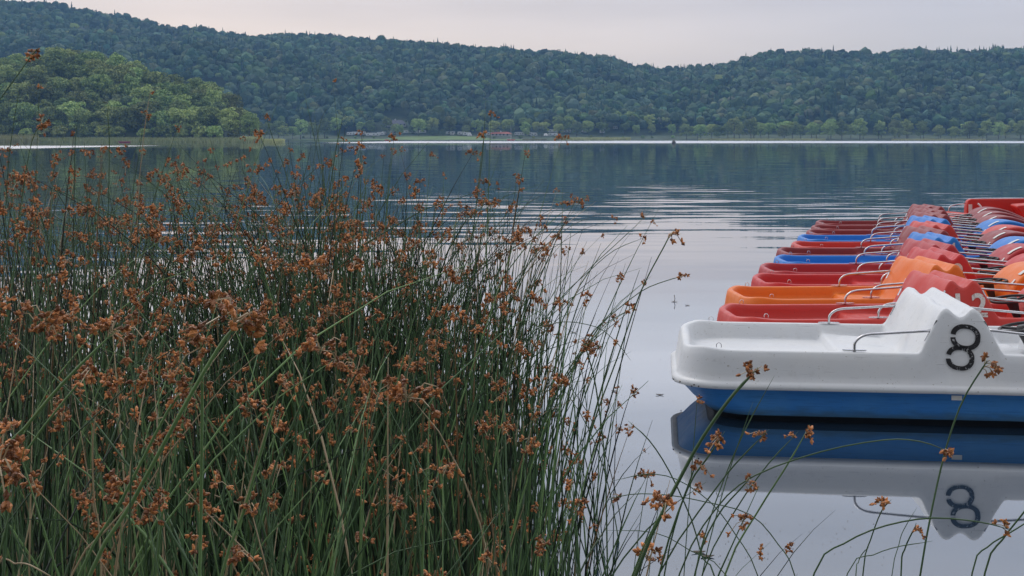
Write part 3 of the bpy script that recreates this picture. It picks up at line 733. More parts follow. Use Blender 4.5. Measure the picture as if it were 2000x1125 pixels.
def eight_mesh(mat):
    b = MB()
    for cx, cy, Ro, Ri, a0, a1 in ((.018, .075, .100, .066, -172, 172), (-.008, -.072, .095, .062, -170, 168)):
        n = 48; V = []
        for k in range(n + 1):
            a = R(a0 + (a1 - a0) * k / n); sq = 1 + .05 * abs(math.sin(2 * a))
            for rr in (Ri, Ro): V.append((cx + math.cos(a) * rr * sq, cy + math.sin(a) * rr * .88 * sq, 0))
        V += [(x, y, .0025) for x, y, z in V]; m = 2 * (n + 1)
        Fs = [(2 * k, 2 * k + 1, 2 * k + 3, 2 * k + 2) for k in range(n)] + [(m + 2 * k, m + 2 * k + 1, m + 2 * k + 3, m + 2 * k + 2) for k in range(n)]
        b.add(V[m:] , [(2 * k, 2 * k + 1, 2 * k + 3, 2 * k + 2) for k in range(n)])
    me = bpy.data.meshes.new('number'); me.from_pydata(b.v, [], b.f); me.materials.append(mat); me.update(); return me
def worn(name, col, thr=.52):
    m, t, b = newmat(name); b.inputs['Base Color'].default_value = col + (1,); b.inputs['Roughness'].default_value = .5
    tr = t.nodes.new('ShaderNodeBsdfTransparent'); mx = t.nodes.new('ShaderNodeMixShader'); n = t.nodes.new('ShaderNodeTexNoise'); n.inputs['Scale'].default_value = 38; n.inputs['Detail'].default_value = 6; n.inputs['Roughness'].default_value = .7
    tc = t.nodes.new('ShaderNodeTexCoord'); t.links.new(tc.outputs['Object'], n.inputs[0])
    r = t.nodes.new('ShaderNodeMapRange'); r.inputs[1].default_value = thr; r.inputs[2].default_value = thr + .04; t.links.new(n.outputs[0], r.inputs[0]); t.links.new(r.outputs[0], mx.inputs[0])
    t.links.new(b.outputs[0], mx.inputs[1]); t.links.new(tr.outputs[0], mx.inputs[2]); t.links.new(mx.outputs[0], t.nodes['Material Output'].inputs[0]); return m
def put_number(root, me, w, x, z, lean=0.):
    o = link('number', me, root); a = math.atan(SL)
    o.rotation_euler = Euler((PI / 2 - a, 0, 0)); o.rotation_euler = (Matrix.Rotation(PI / 2 - a, 3, 'X') @ Matrix.Rotation(lean, 3, 'Z')).to_euler()
    o.location = (x, -(w / 2 + SL * (GUN - z) + .014 + .006), z); return o
def pedal_boat(x, y, rz, w, col, hullm, label, num=None, numx=0, numz=.56, numsize=.26, nummat=None):
    root = empty('pedal_boat', (x, y, 0), rz); tag(root, label, 'pedal boat', 'pedal boats moored side by side')
    link('deck', deck_mesh(w, col), root)
    hull_mb(w).build('hull', [hullm, M['boot']], root, True)
    b = MB(); O = lambda z, g: [(a, c, z) for a, c in outline(w + .14 + 2 * g, XR - .075 - g, XF + .075 + g, .33)]
    trim = M['cream'] if w > 1.3 else hullm
    ring_loft(b, [O(.268, -.004), O(.265, .004), O(.246, .005), O(.238, 0), O(.236, -.03)]); rr = b.build('rub_rail', trim, root, True)
    b = MB(); ol = outline(w + .152, XR - .081, XF + .081, .33, 9); ol = smooth_path([(a, c, 0) for a, c in ol + ol[:1]], 2); acc = 0
    lp = ol[0]; nxt = .07
    for p in ol[1:]:
        seg = (p - lp).length
        while acc + seg >= nxt:
            q = lp.lerp(p, (nxt - acc) / seg); d = (p - lp).normalized(); nn = Vector((d.y, -d.x, 0)); b.tube([q - nn * .004 + Vector((0, 0, .254)), q + nn * .004 + Vector((0, 0, .254))], .0055, 7); nxt += .142
        acc += seg; lp = p
    b.build('rivet_row', M['rivet'], rr)
    for side in (-1, 1):
        for fr in (0, 1): rail(w, side, fr, root)
        for ex in (-1.66, 1.9):
            b = MB(); yy = side * (w / 2 - .035); b.tube([(ex + math.cos(t) * .018, yy, .518 + math.sin(t) * .022 + .006) for t in np.linspace(-.6, PI + .6, 14)], .0032, 6); b.build('mooring_eye', M['chrome'], root, True)
    hb, prof, hw = hood_mb(w); ho = hb.build('hood', col, root, True); nf = len(ho.data.polygons); ho.data.polygons[nf - 1].use_smooth = False; ho.data.polygons[nf - 2].use_smooth = False
    for (k0, k1, wd_) in ((6, 9, .03), (4, 5, .015)):
        b = MB(); V = []; 
        for k in range(k0, k1 + 1):
            x_, z_ = prof[k]; V += [(x_ - .006, -hw + .05, z_ + .009), (x_ - .006, -hw + .05 + wd_ * 2, z_ + .010)]
        b.add(V, [(2 * k, 2 * k + 2, 2 * k + 3, 2 * k + 1) for k in range(k1 - k0)]); b.build('sticker', M['sticker'], root)
    # steering wheel and column, tilted towards the seat
    sw = MB(); Mx = Matrix.Translation((.60, -.02, .60)) @ Matrix.Rotation(R(-9) + random.uniform(-.12, .08), 4, 'Y')
    sw.tube([Mx @ Vector((math.cos(a) * .17, math.sin(a) * .17, 0)) for a in np.linspace(0, 2 * PI, 33)], .0125, 7, cap=False)
    for a in (.3, 2.4, 4.5): sw.tube([Mx @ Vector((0, 0, -.02)), Mx @ Vector((math.cos(a) * .17, math.sin(a) * .17, 0))], .013, 6)
    st = sw.build('steering_wheel', M['black'], root, True)
    c = MB(); c.tube([Mx @ Vector((0, 0, .012)), Mx @ Vector((0, 0, -.03)), Mx @ Vector((.03, 0, -.18)), Mx @ Vector((.05, 0, -.3))], [.045, .05, .028, .06], 12); c.build('steering_column', M['black'], st, True)
    for sd in (-1, 1):
        p = MB(); yy = sd * w * .24; p.tube([(.68, yy - .14, .26), (.68, yy + .14, .26)], .012, 6)
        p.box(.63, .68, yy - .15, yy - .05, .29, .315); p.box(.68, .71, yy + .05, yy + .15, .205, .23); p.build('pedal', M['black'], root)
    if num is not None:
        if len(num) == 2: put_number(root, text_mesh(num[0], numsize, nummat), w, numx - .13, numz); numx += .05; num = num[1]
        me = eight_mesh(nummat) if num == '8' else text_mesh(num, numsize, nummat)
        put_number(root, me, w, numx, numz, R(-6) if num == '8' else 0)
    if num == '8' or w > 1.3:
        b = MB(); b.box(-.035, .035, -.002, .002, -.016, .016); o = b.build('tape_patch', M['sticker'], root); o.location = (-.04, -(w / 2 + .036), .205)
        b = MB()
        for q in range(9): x_ = -1.45 + q * .075; b.box(x_, x_ + .07, .30 + .004 * (q % 3), .318 + .003 * (q % 2), .246, .2475)
        b.build('grime_line', M['bark'], root)
    return root

PW = plastic('plastic_white', (.70, .72, .74), dirt=(.22, .19, .14), fade=(.78, .78, .76), amt=.5, rough=.36)
cols = dict(salmon=(.58, .040, .028), orange=(.80, .17, .004), red=(.56, .014, .014), crimson=(.44, .016, .024), blue=(.004, .19, .62), maroon=(.26, .018, .022), vermilion=(.58, .032, .020))
PM = {k: plastic('plastic_' + k, v, dirt=tuple(c * .5 for c in v), fade=tuple(c + (.5 - c) * .10 for c in v), amt=.3, rough=.42) for k, v in cols.items()}
a = R(-6.5); px_, py_ = 3.115, 8.87; WW = 1.42
pedal_boat(px_ - math.sin(a) * WW / 2, py_ + math.cos(a) * WW / 2, a, WW, PW, M['hullblue'], 'white pedal boat with blue hull and black number 8, nearest the camera', '8', .0, .548, nummat=worn('worn_black', (.010, .010, .013), .57))
wh = worn('worn_white', (.72, .66, .62), .55)
WB0 = 1.04
rows = [(1391, 595, 2.5, 'salmon', 'faded salmon-red pedal boat with white number 12 behind the white one', '12', .07),
        (1408, 560, 3, 'orange', 'orange pedal boat, the only orange one in the row', None, 0),
        (1460, 535, -1, 'red', 'bright red pedal boat right behind the orange one', '9', .05),
        (1474, 515, 0, 'crimson', 'crimson pedal boat in front of the nearer blue one', None, 0),
        (1503, 499, 0, 'blue', 'blue pedal boat with white number 4, the nearer of the two blue ones', '4', .06),
        (1509, 484, 0, 'maroon', 'maroon pedal boat right behind the nearer blue one', None, 0),
        (1537, 472, 0, 'vermilion', 'orange-red pedal boat between a maroon one and the farther blue one', None, 0),
        (1550, 459, 0, 'blue', 'blue pedal boat without visible number, the farther of the two blue ones', None, 0),
        (1567, 449, 0, 'maroon', 'maroon pedal boat right behind the farther blue one', None, 0),
        (1577, 440, 0, 'maroon', 'maroon pedal boat, second from the far end of the row', None, 0),
        (1586, 431, 0, 'maroon', 'maroon pedal boat at the far end of the long row', None, 0)]
for px, py, deg, cn, lab, num, nxo in rows:
    D = (CAMZ - GUN) * F / (py - HY); X = (px - 1000) * D / F; a = R(deg)
    WB = .98 if num == '12' else WB0; lx, ly = -1.92, WB / 2
    ox = X - (lx * math.cos(a) - ly * math.sin(a)); oy = D - (lx * math.sin(a) + ly * math.cos(a))
    pedal_boat(ox, oy, a, WB, PM[cn], PM[cn], lab, num, nxo, {'4': .665, '9': .64}.get(num, .60), {'4': .2, '9': .2}.get(num, .27), wh)

# red boat of another type at the far right: tall back wall, rail, white number 1
def tall_boat(X, Y, rz):
    root = empty('high_backed_boat', (X, Y, 0), rz); b = MB()
    O = lambda z, g, s=0: [(a_, c_, z) for a_, c_ in outline(1.7 + 2 * g, -1.0 - g, 2.6 + g, .2)]
    ring_loft(b, [O(-.1, -.2), O(.05, -.1), O(.24, .02), O(.26, .05), O(.29, .0), O(.42, -.03), O(.43, -.06), O(.40, -.1), O(.25, -.12)], 0, False); b.add(O(.25, -.12), [tuple(range(len(O(.25, 0))))])
    b.build('hull', PM['vermilion'], root, True)
    b = MB(); prof = [(-.62, .35), (-.60, .62), (-.57, .73), (-.50, .755), (2.3, .775), (2.35, .70), (2.36, .35)]; k = len(prof)
    b.add([(x, .42, z) for x, z in prof] + [(x, .60, z - .01 if z > .5 else z) for x, z in prof], [tuple(range(k))[::-1], tuple(range(k, 2 * k))] + [(i, (i + 1) % k, (i + 1) % k + k, i + k) for i in range(k)])
    o = b.build('back_wall', PM['vermilion'], root); bv = o.modifiers.new('b', 'BEVEL'); bv.width = .03; bv.segments = 3
    b = MB(); prof = [(.42, .3), (.22, .60), (.24, .64), (.5, .66), (1.6, .67), (1.7, .62), (1.75, .3)]; k = len(prof)
    b.add([(x, -.1, z) for x, z in prof] + [(x, .28, z + .02) for x, z in prof], [tuple(range(k))[::-1], tuple(range(k, 2 * k))] + [(i, (i + 1) % k, (i + 1) % k + k, i + k) for i in range(k)])
    o = b.build('seat_back', PM['vermilion'], root); bv = o.modifiers.new('b', 'BEVEL'); bv.width = .03; bv.segments = 3
    n = link('number', text_mesh('1', .34, wh), root); n.rotation_euler = (PI / 2, 0, 0); n.location = (.62, -.106, .52)
    b = MB(); b.tube(smooth_path([(-.40, .36, .66), (-.36, .34, .62), (-.30, .33, .52), (-.22, .33, .45), (-.2, .33, .36)], 4), .018, 8); b.build('hand_rail', M['white'], root, True)
    b = MB(); b.box(-.57, -.50, .40, .415, .42, .64); b.build('sticker', M['sticker'], root)
    b = MB(); b.tube(smooth_path([(-.95, .5, .42), (-.94, .5, .56), (-.85, .5, .62), (-.6, .5, .66)], 4), .012, 8); b.build('hand_rail', M['chrome'], root, True)
    tag(root, 'red high-backed boat with white number 1 and pale rail at the far right', 'boat')
tall_boat(9.92, 25.8, 0)
root = empty('dinghy', (8.75, 24.6, 0), R(100)); b = MB()
O = lambda z, g: [(a_, c_, z) for a_, c_ in outline(.8 + 2 * g, -.5 - g, 1.4 + g, .3)]
ring_loft(b, [O(-.1, -.15), O(.1, -.08), O(.3, 0), O(.42, -.01), O(.50, -.05), O(.52, -.09), O(.49, -.13), O(.3, -.17)]); b.add(O(.3, -.17), [tuple(range(len(O(.3, 0))))]); b.build('hull', PM['salmon'], root, True)
b = MB(); b.box(.3, .5, -.24, .24, .30, .42); b.build('seat', PM['salmon'], root); tag(root, 'small salmon-red dinghy left of the high-backed red boat', 'dinghy')

# ------------------------------------------------------------ bulrushes
def spikelets(r, nray, big):
    """one flower head: rays carrying bunches of plump pointed spikelets"""
    V = []; Q = []; T = []; base = 0; SV = []; SF = []; sn = 0
    side = r.uniform(0, 2 * PI)
    for k in range(nray):
        a = side + r.normal() * 1.1; el = r.uniform(-.5, 1.1); Lr = r.uniform(.001, .024) * big * (1.5 if r.random() < .18 else 1)
        d = np.array([math.cos(a) * math.cos(el), math.sin(a) * math.cos(el), math.sin(el)]); o = np.array([0, 0, r.uniform(-.004, .012)])
        tip = o + d * Lr + np.array([0, 0, -.35 * Lr])
        mid = o + d * Lr * .55 + np.array([0, 0, .08 * Lr])
        tv, tf = tube_arr([o, mid, tip], .0009, 3, False); SV += [tuple(p) for p in tv]; SF += [tuple(i + sn for i in f) for f in tf]; sn += len(tv)
        for q in range(int(r.integers(4, 9))):
            e = d * .7 + r.normal(size=3) * .7 + np.array([0, 0, -.15]); e /= np.linalg.norm(e)
            Ls = r.uniform(.0075, .012) * (.85 + .15 * big); rs = Ls * r.uniform(.22, .31)
            u = np.cross(e, [.3, .5, .8]); u /= np.linalg.norm(u); w = np.cross(e, u); ns = 6
            V.append(tip)
            for f, g in ((.22, .85), (.5, 1.), (.78, .62)):
                for s in range(ns):
                    th = 2 * PI * s / ns + f * 2; rr = rs * g * r.uniform(.72, 1.25); V.append(tip + e * Ls * f + (u * math.cos(th) + w * math.sin(th)) * rr)
            V.append(tip + e * Ls)
            T += [(base, base + 1 + (s + 1) % ns, base + 1 + s) for s in range(ns)]
            for g in range(2): Q += [(base + 1 + g * ns + s, base + 1 + g * ns + (s + 1) % ns, base + 1 + (g + 1) * ns + (s + 1) % ns, base + 1 + (g + 1) * ns + s) for s in range(ns)]
            T += [(base + 1 + 2 * ns + s, base + 1 + 2 * ns + (s + 1) % ns, base + 2 + 3 * ns - 1 + 0) for s in range(ns)]
            base += 2 + 3 * ns
    V = np.array(V); n1 = len(V); V = np.concatenate([V, np.array(SV)])
    Q = np.concatenate([np.array(Q), np.array(SF) + n1]); T = np.array(T)
    return V, T, Q, len(SF)
rh = np.random.default_rng(5)
HEADS = [spikelets(rh, n, b) for n, b in [(3, .7), (4, .9), (5, 1), (6, 1), (7, 1.1), (8, 1.1), (9, 1.2), (11, 1.3), (5, 1.4), (4, 1.2), (6, .8), (12, 1.5)]]
def head_mesh(h):
    V, T, Q, nsf = h; mi = [0] * len(T) + [0] * (len(Q) - nsf) + [1] * nsf
    return mesh_np('seed_head', V, [T, Q], [M['seed'], M['straw']], mi)
HM = [head_mesh(h) for h in HEADS]
def stem_geo(P, r0, n=5, tipf=.25):
    k = len(P); rr = [r0 * (1 - .35 * i / (k - 1)) * (1 if i < k - 2 else (.62 if i == k - 2 else tipf)) for i in range(k)]
    return tube_arr(P, rr, n)
def make_path(base, h, az, lean, curve, kink=False):
    P = []; n = 10; th = lean; p = Vector(base); ds = h / n
    for i in range(n + 1):
        P.append(p.copy()); th = lean + curve * (i / n) ** 2
        if kink and i >= kink: th = lean + 1.9
        p = p + Vector((math.cos(az) * math.sin(th), math.sin(az) * math.sin(th), math.cos(th))) * ds
    return P
STEMS = []      # dict(P, r, head idx or None, mat, label...)
rs = random.Random(21)
def add_auto(px, D, h, lean=None, curve=None, mat='stem', head=True, r0=None, kink=False):
    X = (px - 1000) * D / F; az = rs.uniform(0, 2 * PI)
    if rs.random() < .35: az = rs.choice([rs.uniform(-.5, .5), rs.uniform(2.7, 3.6)])
    lean = abs(rs.gauss(0, .14)) if lean is None else lean
    curve = (rs.uniform(0, .25) if rs.random() < .76 else rs.uniform(.3, 1.5)) if curve is None else curve
    L_ = h / max(.6, math.cos(lean + curve * .35))
    P = make_path((X, D, -.12), L_ + .12, az, lean, curve, kink)
    STEMS.append(dict(P=P, r=r0 or rs.uniform(.0024, .0042), hd=(rs.randrange(len(HEADS)) if head else None), mat=mat, D=D, px=px, h=h, curve=curve, lean=lean, lab=None))
def hmod(px):
    return float(np.interp(px, [-300, 0, 240, 320, 520, 570, 700, 780, 900, 1000, 1080, 1130, 1200], [.10, .10, .11, .03, .03, .09, .10, .04, .03, -.03, -.18, -.34, -.6]))
def right_edge(D): return np.interp(D, [1.8, 3, 4.5, 6, 7.5], [1130, 1150, 1150, 1110, 1040])
def dens_keep(px, D):
    e = right_edge(D); 
    X_ = (px - 1000) * D / F; cl = .62 + .38 * math.sin(X_ * 7.1 + D * 2.3) * math.sin(D * 5.3 + X_ * 2.9) + .25 * math.sin(X_ * 13 - D * 9)
    return rs.random() < min(1, max(0, (e - px) / 170.) ** .8 if px < e else 0) * min(1, max(.12, cl))
def area_D(d0, d1): return math.sqrt(rs.uniform(d0 * d0, d1 * d1))
n_ = 0
while n_ < 900:                      # the back and middle of the bed
    D = area_D(3.9, 7.4); px = rs.uniform(-260, 1160)
    if not dens_keep(px, D): continue
    h = min(rs.gauss(1.60, .13), 1.86) + hmod(px)
    if rs.random() < .12: h += rs.uniform(.06, .3)
    add_auto(px, D, h, head=rs.random() < .62, mat='straw' if rs.random() < .11 else 'stem'); n_ += 1
for k in range(150):                 # a denser tuft right of the middle
    px = rs.gauss(640, 75); D = rs.uniform(4.4, 6.8); add_auto(px, D, min(rs.gauss(1.66, .12), 1.95) + .1, head=rs.random() < .45)
for k in range(460):
    px = rs.gauss(670, 150); D = rs.uniform(4.8, 7.2); add_auto(px, D, rs.uniform(1.1, 1.66), head=rs.random() < .3, mat='straw' if rs.random() < .04 else 'stem')
for k in range(70):
    px = rs.gauss(90, 80); D = rs.uniform(3.6, 5.6); add_auto(px, D, min(rs.gauss(1.68, .12), 1.95) + .1, head=rs.random() < .7)
for k in range(520):                 # fine dark stems standing in the deeper water at the back
    px = rs.uniform(-150, 1040); D = rs.uniform(5.0, 7.4); add_auto(px, D, min(rs.gauss(1.45, .2), 1.9) + hmod(px), head=rs.random() < .2, r0=rs.uniform(.0018, .0032))
n_ = 0
while n_ < 420:                      # the front of the bed
    D = area_D(2.0, 3.9); px = rs.uniform(-330, 1160)
    if not dens_keep(px, D): continue
    h = min(rs.gauss(1.42, .16), 1.66) + hmod(px) * .8
    add_auto(px, D, h, head=rs.random() < .85, mat='straw' if rs.random() < .08 else 'fresh' if rs.random() < .38 else 'stem', r0=rs.uniform(.0022, .0036)); n_ += 1
n_ = 0
while n_ < 2300:                      # shorter growth filling the lower part
    D = area_D(2.4, 7.2); px = rs.uniform(-300, 1150)
    if not dens_keep(px, D): continue
    add_auto(px, D, rs.uniform(.7, 1.38) + hmod(px) * .5, head=rs.random() < .3, mat='straw' if rs.random() < .1 else 'fresh' if D < 4 and rs.random() < .3 else 'stem'); n_ += 1
for k in range(13):                  # snapped stems and thin arching ones
    add_auto(rs.uniform(0, 850), rs.uniform(3, 6.5), rs.uniform(1.2, 1.8), lean=rs.uniform(.05, .3), curve=rs.uniform(.2, .5), head=False, kink=rs.choice([7, 8, 9]), mat=rs.choice(['stem', 'straw']))
n_ = 0
while n_ < 60:                       # scattered at the open right edge
    D = rs.uniform(3.0, 6.8); px = rs.uniform(1030, 1230); h = rs.uniform(.7, 1.42) * float(np.interp(px, [1030, 1230], [1, .72]))
    add_auto(px, D, h, lean=rs.uniform(0, .3), curve=rs.uniform(0, .9), head=rs.random() < .7); n_ += 1
for k in range(26):
    D = rs.uniform(2.2, 4.2); px = rs.uniform(1180, 1460); h = rs.uniform(.75, 1.25) * (.9 if px > 1300 else 1)
    add_auto(px, D, h * 1.02, lean=rs.uniform(.05, .4), curve=rs.uniform(0, .9), head=rs.random() < .5, r0=rs.uniform(.0014, .0022))
STEMS[:] = [s_ for s_ in STEMS if not any((p.x / p.y * F + 1000 > 1290 and HY + (CAMZ - p.z) * F / p.y < 860) for p in s_['P'] if p.y > .5)]
